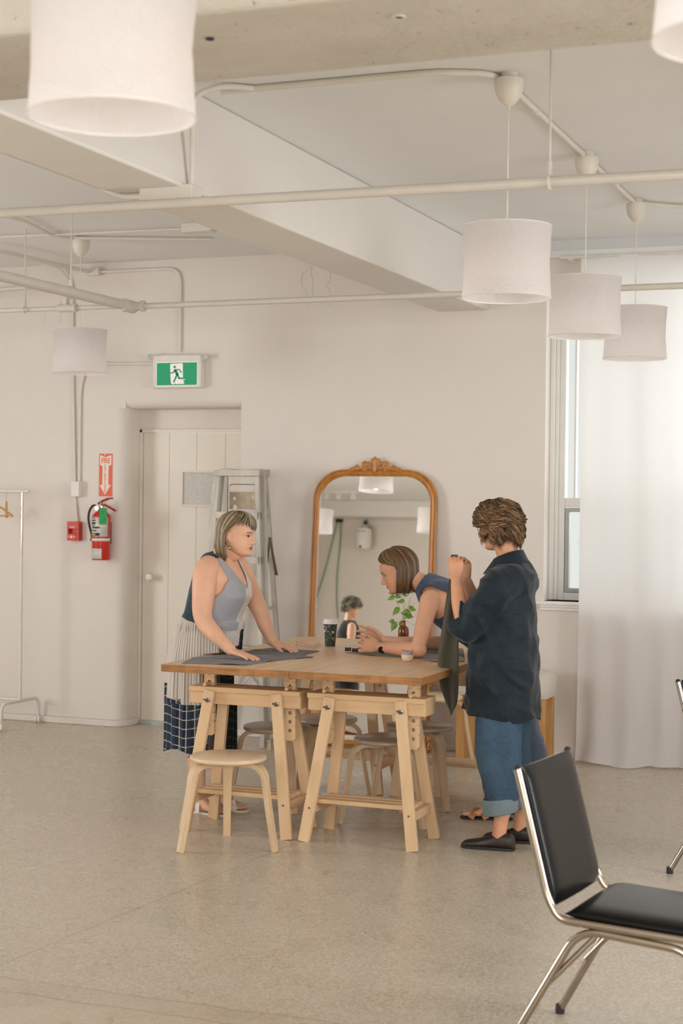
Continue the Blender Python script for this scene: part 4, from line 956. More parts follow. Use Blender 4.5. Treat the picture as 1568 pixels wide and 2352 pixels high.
# bottle vase with sprigs
c = tp(926, 1479.5); B_ = thing('bottle_vase', 'amber glass bottle holding green sprigs near the far table end', 'vase', tuple(c))
MB().lathe([(.026, 0), (.0305, .004), (.031, .012), (.031, .082), (.029, .094), (.022, .103), (.0125, .108), (.0115, .128), (.0135, .130), (.0135, .135), (.0105, .136), (.0095, .13), (.009, .108), (.001, .1)], c, 36).build('bottle', 'amber', B_)
MB().lathe([(.0312, .034), (.0314, .035), (.0314, .078), (.0312, .079)], c, 36, cap=False).build('label_band', 'amber', B_)
def sprig(name, tip, leaves, parent=B_, mat='leaf', r=.0014):
    b = c + V3(0, 0, .09); m_ = b * .5 + np.array(tip) * .5 + V3(.004, 0, .02)
    P = spline([b, c + V3(0, 0, .135) + (np.array(tip) - c) * .04, m_, tip], 6)
    st = MB().tube(P, [r] * (len(P) - 3) + [r * .7] * 3, 6).build(name, 'stem', parent)
    for (q, L, yaw, droop, wd) in leaves:
        p = np.array(P[min(len(P) - 1, int(q * (len(P) - 1)))]); d_ = V3(math.cos(yaw) * math.cos(droop), math.sin(yaw) * math.cos(droop), math.sin(droop))
        sd = unit(np.cross(d_, unit(V3(.36, -.93, .35 + .3 * math.sin(L * 900))))); vs = []; n_ = 8
        for i in range(n_ + 1):
            u = i / n_; w_ = wd * 1.25 * math.sin(math.pi * min(1, u ** .75)) * (1 - .2 * u); mid = p + d_ * L * u + V3(0, 0, -.35 * L * u * u)
            vs += [mid - sd * w_ + V3(0, 0, .002), mid + V3(0, 0, -.0015), mid + sd * w_ + V3(0, 0, .002)]
        fs = [f_ for i in range(n_) for f_ in ((3 * i, 3 * i + 3, 3 * i + 4, 3 * i + 1), (3 * i + 1, 3 * i + 4, 3 * i + 5, 3 * i + 2))]
        lo = MB().add(vs, fs).build('leaf', mat, st, flatang=180); s_ = lo.modifiers.new('t', 'SOLIDIFY'); s_.thickness = .0008
wz = lambda x, y: at(x, y, Y=c[1])
RT, LFT = .37, math.pi + .37
sprig('basil_stem', wz(905, 1366), [(.95, .045, LFT, -.1, .014), (.7, .05, LFT, -.6, .017), (.98, .04, RT, .3, .012), (.55, .035, RT, .2, .012), (.85, .04, -1.0, .2, .012)])
sprig('basil_stem', wz(928, 1358), [(1, .05, RT + .3, .1, .013), (.8, .045, LFT, .2, .013), (.6, .045, RT, -.2, .014), (.9, .04, 1.5, .4, .012)])
sprig('basil_stem', wz(905, 1428), [(.9, .05, LFT, -1.0, .018), (.6, .045, RT, -1.2, .018), (1, .035, LFT, .3, .012)])
sprig('basil_stem', wz(938, 1398), [(1, .045, RT, .1, .016), (.85, .04, LFT, .1, .012), (.6, .045, RT, .3, .016), (.7, .04, -1.2, 0, .013), (.5, .035, -1.0, .3, .012)])
for q_ in ((945, 1362), (952, 1385), (922, 1375), (958, 1412), (962, 1440), (940, 1372)): sprig('grass_stalk', wz(*q_), [], r=.0009)
# pin cushion
c = tp(935, 1519.5); Q_ = thing('pin_cushion', 'small round pale wooden cup pin cushion with lilac felt near the front edge', 'pin cushion', tuple(c))
MB().lathe([(.016, 0), (.022, .003), (.030, .014), (.032, .026), (.0315, .036), (.028, .036), (.001, .034)], c, 36).build('wooden_cup', 'cupwood', Q_)
cu_ = MB().ball(c + V3(0, 0, .037), .0295, .0295, .022, 24).build('felt_cushion', 'purple', Q_)
for k_ in range(9):
    a, e = k_ * 2.4, .5 + .1 * (k_ % 5); dd = V3(math.cos(a) * math.cos(e), math.sin(a) * math.cos(e), math.sin(e)); p0 = c + V3(0, 0, .037) + dd * V3(.0285, .0285, .021)
    MB().tube([p0, p0 + dd * .010], .0006, 5).ball(p0 + dd * .011, .0021, n=8).build('pin', 'redplastic' if k_ % 2 else 'darkred', Q_)
# spectacles
c = tp(700, 1489); G_ = thing('spectacles', 'folded thin metal spectacles lying behind the charcoal cloth', 'spectacles', tuple(c))
gm = MB(); f0, f1 = at(679, 1477, Z=TZ + .02), at(679, 1490, Z=TZ + .003)
pa, pb = tp(679, 1489), tp(684, 1478.5)
for pc in (pa + (pb - pa) * .22, pa + (pb - pa) * .78):
    r_ = .019; dx = unit(pb - pa); gm.tube([pc + V3(0, 0, .02) + dx * (r_ * math.cos(t)) + V3(0, 0, r_ * .95 * math.sin(t)) for t in np.linspace(0, 6.283, 22, endpoint=False)], .0016, 6, closed=True)
gm.build('lens_rim', 'gold', G_)
for a_, b_, c2 in (((681, 1489), (722, 1491), (735, 1478)), ((684, 1483), (718, 1486), (733, 1474))):
    e0 = at(*a_, Z=TZ + .022 if a_[1] < 1485 else TZ + .012)
    MB().tube(spline([tp(*a_) + V3(0, 0, .022), tp(*b_) + V3(0, 0, .006), tp(*c2) + V3(0, 0, .004)], 6), .0014, 6).build('temple', 'gold', G_)
# black spools by the leaning woman's fingers and a scrap of paper
for (x, y), lab in (((799, 1496), 'small black thread spool nearest the fingertips of the leaning woman'), ((815, 1498), 'small black thread spool under the fingers of the leaning woman')):
    c = tp(x, y); S_ = thing('thread_spool', lab, 'spool', tuple(c), 'black thread spools')
    Xx = V3(.93, .36, 0); ax = (V3(-.36, .93, 0), V3(0, 0, 1), Xx)
    MB().lathe([(.009, -.014), (.009, .014)], c + V3(0, 0, .012), 20, ax=ax).build('thread', 'black', S_)
    MB().lathe([(.012, -.017), (.012, -.014), (.009, -.013)], c + V3(0, 0, .012), 20, ax=ax).lathe([(.009, .013), (.012, .014), (.012, .017)], c + V3(0, 0, .012), 20, ax=ax).build('spool_rim', 'rubber', S_)
cloth_sheet('paper_scrap', [tp(*p) for p in ((872, 1478), (890, 1474), (925, 1474), (930, 1481), (900, 1483))], 'label', TZ, 'crumpled white paper scrap beside the amber bottle', 'paper', .02, .0008, .006)

# ------------------------------------------------------------------ padded bench by the curtain
bt = thing('padded_bench', 'high padded bench with cream linen top and square oak legs by the curtain', 'bench', (-2.66, 10.22, 0))
bx1 = -2.505; bx0 = bx1 - .62; by0_, by1_ = 10.06, 10.36
m = MB(); R = []
for z, ins in ((.425, .012), (.43, .003), (.46, 0), (.54, -.004), (.575, .004), (.59, .02), (.598, .05)):
    rr_ = .05; pts = []
    for (cx_, cy_, a0) in ((bx1 - ins - rr_, by1_ - ins - rr_, 0), (bx0 + ins + rr_, by1_ - ins - rr_, 1), (bx0 + ins + rr_, by0_ + ins + rr_, 2), (bx1 - ins - rr_, by0_ + ins + rr_, 3)):
        for a in np.linspace(a0 * math.pi / 2, (a0 + 1) * math.pi / 2, 7):
            q = .004 * mnoise.noise(Vector((a * 6, z * 9, cx_))); pts.append((cx_ + (rr_ + q) * math.cos(a), cy_ + (rr_ + q) * math.sin(a), z))
    R.append(pts)
m.rings(R).build('padded_seat', 'upholstery', bt, flatang=80)
MB().tube([(p[0], p[1], .432) for p in R[1]], .004, 6, closed=True).build('piping', 'upholstery', bt)
for xx in (bx1 - .045, bx0 + .045):
    for yy in (by0_ + .045, by1_ - .045): MB().box(xx - .03, xx + .03, yy - .03, yy + .03, 0, .426).build('leg', 'oakleg', bt, bevel=.002)

# ------------------------------------------------------------------ black chairs
def chair(lab):
    H = thing('office_chair', lab, 'chair', (0, 0, 0), 'black vinyl chairs with chrome legs')
    hw = .218
    top = V3(-.128, 0, .878); low = V3(-.028, 0, .50); knee = V3(.0, 0, .455); fr_ = V3(.46, 0, .445)
    for s in (-1, 1):
        o = V3(0, s * hw, 0)
        sd = MB().tube(bendpath([top + o, low * .85 + top * .15 * .0 + V3(-.012 * .0, 0, 0) + o + V3(-.004, 0, .075), knee + o + V3(.012, 0, -.02), fr_ + o + V3(0, 0, -.02)], .10, 9), .0125, 14).build('side_frame', 'chrome', H)
        MB().ball(tuple(top + o), .0128, n=10).build('end_cap', 'rubber', sd)
        lg = MB().tube(bendpath([V3(-.150, s * (hw + .02), .012), V3(.075, s * hw, .415), V3(.43, s * hw, .395), V3(.50, s * (hw + .02), .012)], .075, 9), .0125, 14).build('leg_loop', 'chrome', H)
        MB().tube([V3(-.055, s * (hw), .20), V3(.13, s * hw * .9, .405)], .009, 10).build('leg_brace', 'chrome', H)
        for e in (V3(-.150, s * (hw + .02), 0), V3(.50, s * (hw + .02), 0)): MB().lathe([(.015, 0), (.016, .012), (.0145, .03)], e, 14).build('rubber_foot', 'rubber', lg)
    MB().tube([V3(.12, -hw, .405), V3(.12, hw, .405)], .010, 10).tube([V3(.40, -hw, .39), V3(.40, hw, .39)], .010, 10).build('crossbar', 'chrome', H)
    MB().tube([V3(-.126, -hw, .871), V3(-.126, hw, .871)], .010, 10).build('crossbar', 'chrome', H)
    # back pad: slightly curved cushion between the side frames
    def pad(P0, P1, nrm, w_, t0, nm, crown):
        nu, nv = 14, 20; R = []
        ax = unit(P1 - P0)
        for i in range(nv + 1):
            u = i / nv; e = min(1, min(u, 1 - u) * 9) ** .5; c = P0 + (P1 - P0) * u; row = []
            for k in range(2 * nu):
                t_ = 2 * math.pi * k / (2 * nu); cy_, sy_ = math.cos(t_), math.sin(t_)
                yv = w_ * math.copysign(abs(cy_) ** .35, cy_); hv = (t0 * e) * math.copysign(abs(sy_) ** .8, sy_)
                if sy_ > 0: hv += crown * (1 - (yv / w_) ** 2) * e
                row.append(c + V3(0, yv, 0) + nrm * (hv - crown * .6 * (1 - (yv / w_) ** 2)))
            R.append(row)
        return MB().rings(R).build(nm, 'vinyl', H, flatang=75)
    bd = unit(low - top); bn = V3(-bd[2], 0, bd[0]); bn = bn if bn[0] > 0 else -bn
    pad(top + bn * .012 + V3(0, 0, .004), low + bn * .018 + V3(.002, 0, -.034), bn, hw - .010, .020, 'backrest', -.016)
    sdv = unit(fr_ - knee); sn = V3(-sdv[2], 0, sdv[0]); sn = sn if sn[2] > 0 else -sn
    pad(knee + V3(.028, 0, .000), fr_ + V3(.02, 0, -.004), sn, hw - .002, .024, 'seat', .008)
    MB().box(.12, .36, -.17, .17, .408, .42).build('seat_board', 'rubber', H)
    return H
h1 = chair('black vinyl chair with chrome legs, close to the camera in the lower right corner')
h1.location = (-1.125, 4.985, 0); h1.rotation_euler.z = math.radians(-7)
dup(h1, (-1.08, 7.63, 0), 'black vinyl chair almost wholly cut off by the right edge of the picture')

# ------------------------------------------------------------------ people: bodies, hair, clothes
def ell(c, hx, hy, X, Y, n=36, p=2.0):
    t = np.linspace(0, 2 * math.pi, n, endpoint=False); ct, st = np.cos(t), np.sin(t)
    k = (np.abs(ct) ** p + np.abs(st) ** p) ** (-1 / p)
    return np.asarray(c)[None] + np.outer(ct * k * hx, X) + np.outer(st * k * hy, Y)
class Vol:
    """closed overlapping volumes, later fused into one continuous surface"""
    def __init__(s): s.m = MB()
    def rings(s, R): s.m.rings([list(r) for r in R]); return s
    def limb(s, pts, rad, n=20, k=6, hint=(0, 0, 1), cap=True):
        """tapering limb through joints; rad: one radius or (along hint, across) per joint"""
        rr = [(r, r) if np.isscalar(r) else r for r in rad]
        P = spline(pts, k); ra = spline([V3(a, b, 0) for a, b in rr], k); R = []; m = len(P)
        for i in range(m):
            d = unit(P[min(i + 1, m - 1)] - P[max(i - 1, 0)]); u = unit(np.array(hint) - d * (np.array(hint) @ d)); x = np.cross(d, u)
            if cap and i == 0:
                for q in (.95, .75, .4): R.append(ell(P[i] - d * ra[i][0] * q * .8, ra[i][0] * math.sqrt(1 - q * q), ra[i][1] * math.sqrt(1 - q * q), u, x, n))
            R.append(ell(P[i], ra[i][0], ra[i][1], u, x, n))
            if cap and i == m - 1:
                for q in (.4, .75, .95): R.append(ell(P[i] + d * ra[i][0] * q * .8, ra[i][0] * math.sqrt(1 - q * q), ra[i][1] * math.sqrt(1 - q * q), u, x, n))
        return s.rings(R)
    def ball(s, c, rx, ry, rz, ax=None, n=20): s.m.ball(c, rx, ry, rz, n, 0, ax); return s
    def head(s, H):
        O, F, Rt, U = H['O'], H['F'], H['R'], H['U']; k = H.get('s', 1.0) * .01
        us = np.array([-10.2, -9.6, -8.6, -7.4, -6.0, -4.5, -3, -1.5, 0, 1.5, 3.2, 5, 7, 8.8, 10.2, 11.3, 12.0])
        fr = np.array([6.0, 7.8, 9.2, 9.2, 8.8, 9.1, 8.9, 8.7, 8.7, 8.8, 9.3, 9.2, 8.5, 7.1, 5.2, 3.0, .8])
        bk = np.array([3.2, 2.0, .6, -1.5, -3.6, -5.4, -6.9, -8.1, -8.9, -9.4, -9.7, -9.7, -9.1, -7.9, -6.2, -3.9, -1.2])
        hw = np.array([1.6, 2.9, 4.3, 5.2, 5.9, 6.4, 6.8, 7.05, 7.2, 7.35, 7.5, 7.5, 7.1, 6.2, 4.8, 3.0, 1.0])
        uu = np.arange(-10.2, 12.01, .2); R = []; n = 120; th = np.linspace(0, 2 * math.pi, n, endpoint=False)
        jw = H.get('jaw', 1.0)
        for u in uu:
            f_, b_, w_ = np.interp(u, us, fr), np.interp(u, us, bk), np.interp(u, us, hw)
            w_ *= 1 + (jw - 1) * np.clip((-u) / 5, 0, 1)
            cx, a = (f_ + b_) / 2, (f_ - b_) / 2
            ct, stt = np.cos(th), np.sin(th); pw = 2.25
            kk = (np.abs(ct) ** pw + np.abs(stt) ** pw) ** (-1 / pw)
            x = cx + a * ct * kk; y = w_ * stt * kk
            g = lambda y0, sy, u0, su: np.exp(-((np.abs(y) - y0) / sy) ** 2 - ((u - u0) / su) ** 2)
            fm = (x > cx + a * .2).astype(float); dx = np.zeros(n)
            nh = np.interp(u, [-3.5, -3.1, -2.3, -1.2, .6, 2.1, 2.9], [0, 1.0, 2.9, 2.45, 1.3, .4, 0]); nw = np.interp(u, [-3.2, -2.2, -.8, 1.5], [1.15, 1.05, .75, .7])
            dx += nh * np.exp(-(np.abs(y) / nw) ** 2.4); dx += .75 * g(1.25, .55, -2.5, .65)
            dx -= .95 * g(3.1, 1.35, 1.45, 1.05); dx += .55 * g(3.1, 1.05, 1.35, .62)
            dx += .35 * g(2.9, 1.9, 3.0, .6); dx += .35 * g(4.5, 1.9, -1.3, 1.9)
            dx += .55 * np.exp(-(y / 2.0) ** 2 - ((u + 4.45) / .42) ** 2) + .62 * np.exp(-(y / 1.7) ** 2 - ((u + 5.55) / .45) ** 2) - .45 * np.exp(-(y / 2.3) ** 2 - ((u + 5.0) / .17) ** 2)
            dx -= .35 * np.exp(-(y / 2.2) ** 2 - ((u + 6.7) / .5) ** 2); dx += .45 * np.exp(-(y / 1.7) ** 2 - ((u + 8.3) / .9) ** 2)
            x = x + dx * fm
            R.append(O[None] + (np.outer(x, F) + np.outer(y, Rt)) * k + U[None] * u * k)
        s.rings(R)
        for sgn in (-1, 1):                   # ears
            c = O + (F * -.6 + Rt * sgn * 7.35 + U * .2) * k
            X_ = unit(F * .9 + Rt * sgn * -.25 + U * -.15); Z_ = unit(U - X_ * (U @ X_)); Y_ = np.cross(Z_, X_)
            s.ball(c, 1.5 * k, .35 * k, 2.9 * k, (X_, Y_, Z_))
            P = [c + (X_ * 1.45 * math.cos(t) + Z_ * 2.75 * math.sin(t) + Y_ * sgn * .35 * -1 * 0) * k + Rt * sgn * .35 * k for t in np.linspace(-1.4, math.pi + .6, 14)]
            s.m.tube(P, .38 * k, 8); s.ball(c + (Z_ * -2.5 + X_ * .3) * k, .7 * k, .45 * k, .8 * k, (X_, Y_, Z_))
        return s
    def hand(s, W, d, n, side, sc=1.0, curl=(.15, .2, .25, .3), thumb=.5, spread=.10, open_=None):
        """W wrist, d towards the fingers, n back of the hand, side = direction of the thumb edge"""
        d, n = unit(d), np.array(n, float); n = unit(n - d * (n @ d)); t = unit(np.cross(d, n)); t = t if t @ np.array(side) > 0 else -t
        k = sc
        R = []
        for u, wd, th, of in ((-.03, .024, .019, 0), (0, .026, .018, 0), (.02, .032, .017, .001), (.045, .038, .0155, .002), (.07, .040, .0135, .002), (.088, .039, .011, .001), (.097, .033, .007, 0)):
            R.append(ell(W + d * u * k + t * of * k, wd * k, th * k, t, n, 28, 2.5))
        s.rings(R)
        for i, (off, L, r) in enumerate(((.029, .068, .0088), (.010, .076, .0090), (-.010, .070, .0086), (-.028, .056, .0078))):
            a = off * spread / .03; dd = unit(d * math.cos(a) + t * math.sin(a)); p = W + d * (.078 if i < 3 else .070) * k + t * off * k
            c = curl[i] if hasattr(curl, '__len__') else curl; pts = [p - dd * .012 * k, p + dd * .012 * k]; ang = c * .6; q = pts[-1]
            for j, seg in enumerate((.45, .30, .25)):
                v = dd * math.cos(ang) - n * math.sin(ang); q = q + v * L * seg * k; pts.append(q); ang += c * 1.1
            s.m.tube(spline(pts, 3), [x * k for x in np.interp(np.linspace(0, 1, 3 * (len(pts) - 1) + 1), [0, .5, .93, 1], [r * 1.05, r, r * .86, r * .55])], 12)
        p = W + d * .018 * k + t * .024 * k - n * .004 * k; v1 = unit(d * math.cos(thumb) + t * math.sin(thumb) - n * .18); v2 = unit(d * math.cos(thumb * .45) + t * math.sin(thumb * .45) - n * .30)
        pts = [p - v1 * .01 * k, p + v1 * .036 * k, p + v1 * .036 * k + v2 * .034 * k, p + v1 * .036 * k + v2 * .060 * k]
        s.m.tube(spline(pts, 3), [x * k for x in np.interp(np.linspace(0, 1, 10), [0, .35, .9, 1], [.0145, .0118, .0092, .006])], 12)
        return s
    def foot(s, A, d, sc=1.0, toes=True):
        """bare foot: A = ankle above the ground, d = toe direction; sole on z = A-footheight"""
        d = unit((d[0], d[1], 0)); t = np.cross((0, 0, 1), d); z0 = A[2] - .075 * sc; R = []
        for u, w_, h_ in ((-.062, .012, .02), (-.055, .026, .045), (-.03, .032, .075), (.0, .034, .085), (.04, .035, .070), (.08, .040, .048), (.12, .043, .034), (.145, .042, .026)):
            c = V3(A[0], A[1], z0) + d * u * sc + V3(0, 0, h_ * sc / 2); R.append(ell(c, w_ * sc, h_ * sc / 2, t, V3(0, 0, 1), 24, 2.4))
        s.rings(R)
        for i, (o, L, r) in enumerate(((.028, .05, .013), (.009, .046, .009), (-.008, .040, .0085), (-.022, .033, .008), (-.034, .026, .0075))):
            b = V3(A[0], A[1], z0 + r * sc) + d * .13 * sc + t * o * sc * s.toeside
            s.m.tube([b, b + d * L * .6 * sc + V3(0, 0, .003), b + d * L * sc], [r * sc, r * sc, r * .7 * sc], 10)
        return s
    toeside = 1
    def fuse(s, name, voxel, smooth=2, keep=None, disp=None, uv=None, mats=('skin_a',), matfn=None, parent=None, thick=0, hold=None):
        me = bpy.data.meshes.new('tmp'); me.from_pydata(s.m.v, [], s.m.f); o = bpy.data.objects.new('tmp', me); COL.objects.link(o)
        r = o.modifiers.new('r', 'REMESH'); r.mode = 'VOXEL'; r.voxel_size = voxel; r.adaptivity = 0
        m2 = bpy.data.meshes.new_from_object(o.evaluated_get(bpy.context.evaluated_depsgraph_get()))
        bpy.data.objects.remove(o)
        nv = len(m2.vertices); co = np.empty(nv * 3); m2.vertices.foreach_get('co', co); co = co.reshape(-1, 3)
        ed = np.empty(len(m2.edges) * 2, int); m2.edges.foreach_get('vertices', ed); ed = ed.reshape(-1, 2)
        npoly = len(m2.polygons); lt = np.empty(npoly, int); m2.polygons.foreach_get('loop_total', lt); li = np.empty(len(m2.loops), int); m2.loops.foreach_get('vertex_index', li)
        def lap(c, w_=None, it=1, f=.5):
            deg = np.bincount(ed.ravel(), minlength=nv).clip(1)
            for _ in range(it):
                av = np.stack([np.bincount(ed[:, 0], c[ed[:, 1], k], nv) + np.bincount(ed[:, 1], c[ed[:, 0], k], nv) for k in range(3)], 1) / deg[:, None]
                c = c + (av - c) * (f if w_ is None else (f * w_)[:, None])
            return c
        if hold is None: co = lap(co, None, smooth)
        else:
            w_ = hold(co); co = lap(co, None, 1); co = lap(co, w_, smooth)
        m2.vertices.foreach_set('co', co.ravel()); m2.update()
        if disp is not None:
            nr = np.empty(nv * 3); m2.vertices.foreach_get('normal', nr); co = disp(co, nr.reshape(-1, 3)); m2.vertices.foreach_set('co', co.ravel()); m2.update()
        quad = li.reshape(-1, 4) if np.all(lt == 4) else None
        polys = [tuple(q) for q in quad] if quad is not None else [tuple(p.vertices) for p in m2.polygons]
        cen = np.array([co[list(p)].mean(0) for p in polys]) if quad is None else co[quad].mean(1)
        if keep is not None:
            kv = keep(co); kp = kv[quad].all(1) if quad is not None else np.array([all(kv[i] for i in p) for p in polys])
            polys = [p for p, q in zip(polys, kp) if q]; cen = cen[kp]
            used = np.unique(np.array([i for p in polys for i in p])); mp_ = -np.ones(nv, int); mp_[used] = np.arange(len(used)); co = co[used]; polys = [tuple(mp_[i] for i in p) for p in polys]
        off = wloc(parent); out = bpy.data.meshes.new(name); out.from_pydata((co - off).tolist(), [], polys)
        for m_ in mats: out.materials.append(M[m_] if isinstance(m_, str) else m_)
        if matfn is not None: out.polygons.foreach_set('material_index', matfn(cen).astype(int))
        out.polygons.foreach_set('use_smooth', [True] * len(polys))
        if uv is not None:
            l = out.uv_layers.new(name='UVMap'); ii = np.empty(len(out.loops), int); out.loops.foreach_get('vertex_index', ii)
            l.data.foreach_set('uv', uv(co)[ii].ravel())
        out.update(); ob = bpy.data.objects.new(name, out); COL.objects.link(ob); ob.parent = parent
        if thick: t_ = ob.modifiers.new('t', 'SOLIDIFY'); t_.thickness = thick; t_.offset = -1
        bpy.data.meshes.remove(m2); return ob
def head_frame(O, F, pitch, roll=0, s=1.0, jaw=1.0):
    F = unit(F); R = unit(np.cross(F, (0, 0, 1))); U = V3(0, 0, 1)
    F2 = F * math.cos(pitch) - U * math.sin(pitch); U2 = U * math.cos(pitch) + F * math.sin(pitch)
    R2 = R * math.cos(roll) + U2 * math.sin(roll); U3 = U2 * math.cos(roll) - R * math.sin(roll)
    return dict(O=np.array(O, float), F=F2, R=R2, U=U3, s=s, jaw=jaw)
def loc(H, p): q = (p - H['O']) / (.01 * H['s']); return q @ H['F'], q @ H['R'], q @ H['U']
def face_mats(H):
    """material slots: 0 skin 1 lips 2 eye white 3 iris/lash 4 brow"""
    def fn(c):
        x, y, u = loc(H, c); a = np.abs(y); m = np.zeros(len(c), int); fr = x > 5.5
        e = ((a - 3.1) / 1.45) ** 2 + ((u - 1.3) / .50) ** 2
        m[fr & (a < 2.5) & (np.abs(u + 5.0) < .95 * (1 - (a / 2.6) ** 2))] = 1
        m[fr & (e < 1)] = 2; m[fr & (e < 1) & (((a - 3.1) ** 2 + (u - 1.3) ** 2) < .62 ** 2)] = 3
        m[fr & (e < 1.7) & (e >= 1) & (u > 1.35)] = 3
        m[fr & (a > 1.6) & (a < 4.9) & (np.abs(u - (3.15 + .25 * np.cos((a - 3.3) * .9))) < .28)] = 4
        return m
    return fn
def soft_body(H, hands):
    def w_(co):
        d = np.linalg.norm(co - H['O'], axis=1); w = np.clip((d - .13) / .05, .0, 1)
        for h in hands: w *= np.clip((np.linalg.norm(co - h, axis=1) - .10) / .05, 0, 1)
        return w
    return w_
def strands(name, paths, rad, mats, mi, parent, taper=True):
    P = np.array(paths); n, k, _ = P.shape
    T = np.gradient(P, axis=1); T /= np.linalg.norm(T, axis=2, keepdims=True) + 1e-9
    ref = np.array([.31, .52, .2]); A = np.cross(T, ref); A /= np.linalg.norm(A, axis=2, keepdims=True) + 1e-9; B = np.cross(T, A)
    s_ = np.linspace(0, 1, k); prof = np.clip(np.minimum(1, (1 - s_) * 4 + .12), .12, 1) if taper else np.ones(k)
    rr = (np.asarray(rad).reshape(-1, 1) * prof[None])[..., None]
    V = np.stack([P + rr * (A * math.cos(t) + B * math.sin(t)) for t in (0, 2.094, 4.189)], axis=2).reshape(-1, 3)
    base = (np.arange(n) * k * 3)[:, None, None]; i = np.arange(k - 1)[None, :, None] * 3; j = np.arange(3)[None, None, :]; j2 = (j + 1) % 3
    F = np.stack([base + i + j, base + i + j2, base + i + 3 + j2, base + i + 3 + j], axis=-1).reshape(-1, 4)
    me = bpy.data.meshes.new(name); me.from_pydata((V - wloc(parent)).tolist(), [], F.tolist())
    for m_ in mats: me.materials.append(m_)
    me.polygons.foreach_set('material_index', np.repeat(np.asarray(mi), (k - 1) * 3)); me.polygons.foreach_set('use_smooth', [True] * len(F)); me.update()
    o = bpy.data.objects.new(name, me); COL.objects.link(o); o.parent = parent; return o
def hair(H, parent, mats, zend, n=2600, face=58, fringe=None, sweep=None, curl=0, inflate=1.0, length_fn=None, seed=1, rad=.0011, part=0.0, inward=.012, k=26, cap=True, vol=0.0, layers=False):
    """hair as many strands over a scalp cap. zend(phi)->world height where the strand ends"""
    rg = np.random.default_rng(seed); O, F, R, U, s = H['O'], H['F'], H['R'], H['U'], H['s'] * .01
    C0 = O + (F * -.3 + U * 2.6) * s; ax_, ay_, az_ = 10.3 * s, 8.35 * s, 10.2 * s
    def path(phi, delta, jit, e_start=1.35, wav=0):
        a = math.radians(phi); af = abs(phi); pts = []
        isf = af < face
        a_end = a if not sweep else sweep(phi)
        a_end = math.radians(a_end) if sweep else a
        if layers and e_start < 1.0: e_lo = e_start - rg.uniform(.45, .8); drop = 0; lim = math.radians(fringe(phi) if isf else -16); e_lo = max(e_lo, lim + rg.uniform(-.08, .12))
        elif isf and fringe is not None and fringe(phi) is not None: e_lo = math.radians(fringe(phi) + rg.uniform(-2.5, 2.5)); drop = 0
        else: e_lo = math.radians(-4); drop = 1
        pos = None; ne = int(k * (.62 if drop else 1.0))
        for i in range(ne):
            q = i / (ne - 1); e = e_start + (e_lo - e_start) * q; aa = a + (a_end - a) * q ** 1.3
            infl = (1.0 + delta) * inflate + vol * math.sin(math.pi * min(1, q * .9)) 
            p = C0 + (F * (ax_ * math.cos(e) * math.cos(aa)) + R * (-ay_ * math.cos(e) * math.sin(aa)) + U * (az_ * math.sin(e))) * infl
            if isf and not drop: p = p - (F * math.cos(aa) - R * math.sin(aa)) * (.011 * q ** 4)
            pts.append(p)
        if drop:
            ze = zend(math.degrees(a_end)) + jit * .012; p0 = pts[-1]; L = max(.004, p0[2] - ze); out = unit(F * math.cos(a_end) - R * math.sin(a_end)); out[2] = 0
            for i in range(k - ne):
                q = (i + 1) / (k - ne); pts.append(p0 + V3(0, 0, -L * q) - out * inward * q ** 3 + out * .006 * math.sin(q * math.pi))
        P = np.array(pts)
        if curl:
            ph = rg.uniform(0, 6.28); fq = rg.uniform(2.2, 3.6); t_ = np.linspace(0, 1, len(P)); am = curl * np.clip(t_ * 2.5, 0, 1) * rg.uniform(.5, 1.2)
            nrm = P - C0; nrm /= np.linalg.norm(nrm, axis=1, keepdims=True); tg = np.gradient(P, axis=0); tg /= np.linalg.norm(tg, axis=1, keepdims=True) + 1e-9; sd = np.cross(nrm, tg)
            P = P + nrm * (am * np.cos(ph + t_ * fq * 6.28))[:, None] + sd * (am * 1.3 * np.sin(ph + t_ * fq * 6.28))[:, None]
        elif wav: P = P + (R * math.sin(phi) * wav)[None] * np.linspace(0, 1, len(P))[:, None] ** 2
        return P
    paths, mi, rads = [], [], []
    ncl = 16 if layers else 9; nclump = n // ncl
    for c in range(nclump):
        phi = rg.uniform(-180, 180)
        if fringe is not None and abs(phi) < face and fringe(phi) is None: continue
        mm = rg.choice(len(mats), p=([.5, .28, .22] if len(mats) == 3 else [.42, .28, .18, .12])); st = rg.uniform(.05, 1.9) if layers else rg.uniform(1.15, 1.5); dl = rg.uniform(0, .07); jit = rg.uniform(-1, 1); base_seed = rg.integers(1 << 30)
        for q in range(ncl):
            if curl: rg2 = rg; rg = np.random.default_rng(base_seed)
            P = path(phi + (rg2 if curl else rg).normal(0, 1.6 if not curl else 2.2), dl + (rg2 if curl else rg).normal(0, .007), jit + (rg2 if curl else rg).normal(0, .3), st)
            if curl: rg = rg2; P = P + rg.normal(0, .0012, (1, 3))
            paths.append(P); mi.append(mm if rg.random() < .8 else rg.integers(len(mats))); rads.append(rad * rg.uniform(.7, 1.3))
    ho = strands('hair', paths, rads, mats, mi, parent)
    if cap:
        np_ = 90; rows = []
        for i in range(np_ + 1):
            phi = -180 + 360 * i / np_
            if fringe is not None and abs(phi) < face and fringe(phi) is None: rows.append(None); continue
            rows.append(phi)
        curl0 = curl; curl = 0; G = [None if r is None else path(r, -.02, .35, 1.56) for r in rows]; curl = curl0
        vs, fs = [], []
        for i, P in enumerate(G):
            vs += [tuple(p) for p in (P if P is not None else np.repeat(C0[None], k, 0))]
        for i in range(np_):
            if G[i] is None or G[i + 1] is None: continue
            for j in range(k - 1):
              if np.linalg.norm(G[i][j + 1] - G[i + 1][j + 1]) < .022: fs.append((i * k + j, (i + 1) * k + j, (i + 1) * k + j + 1, i * k + j + 1))
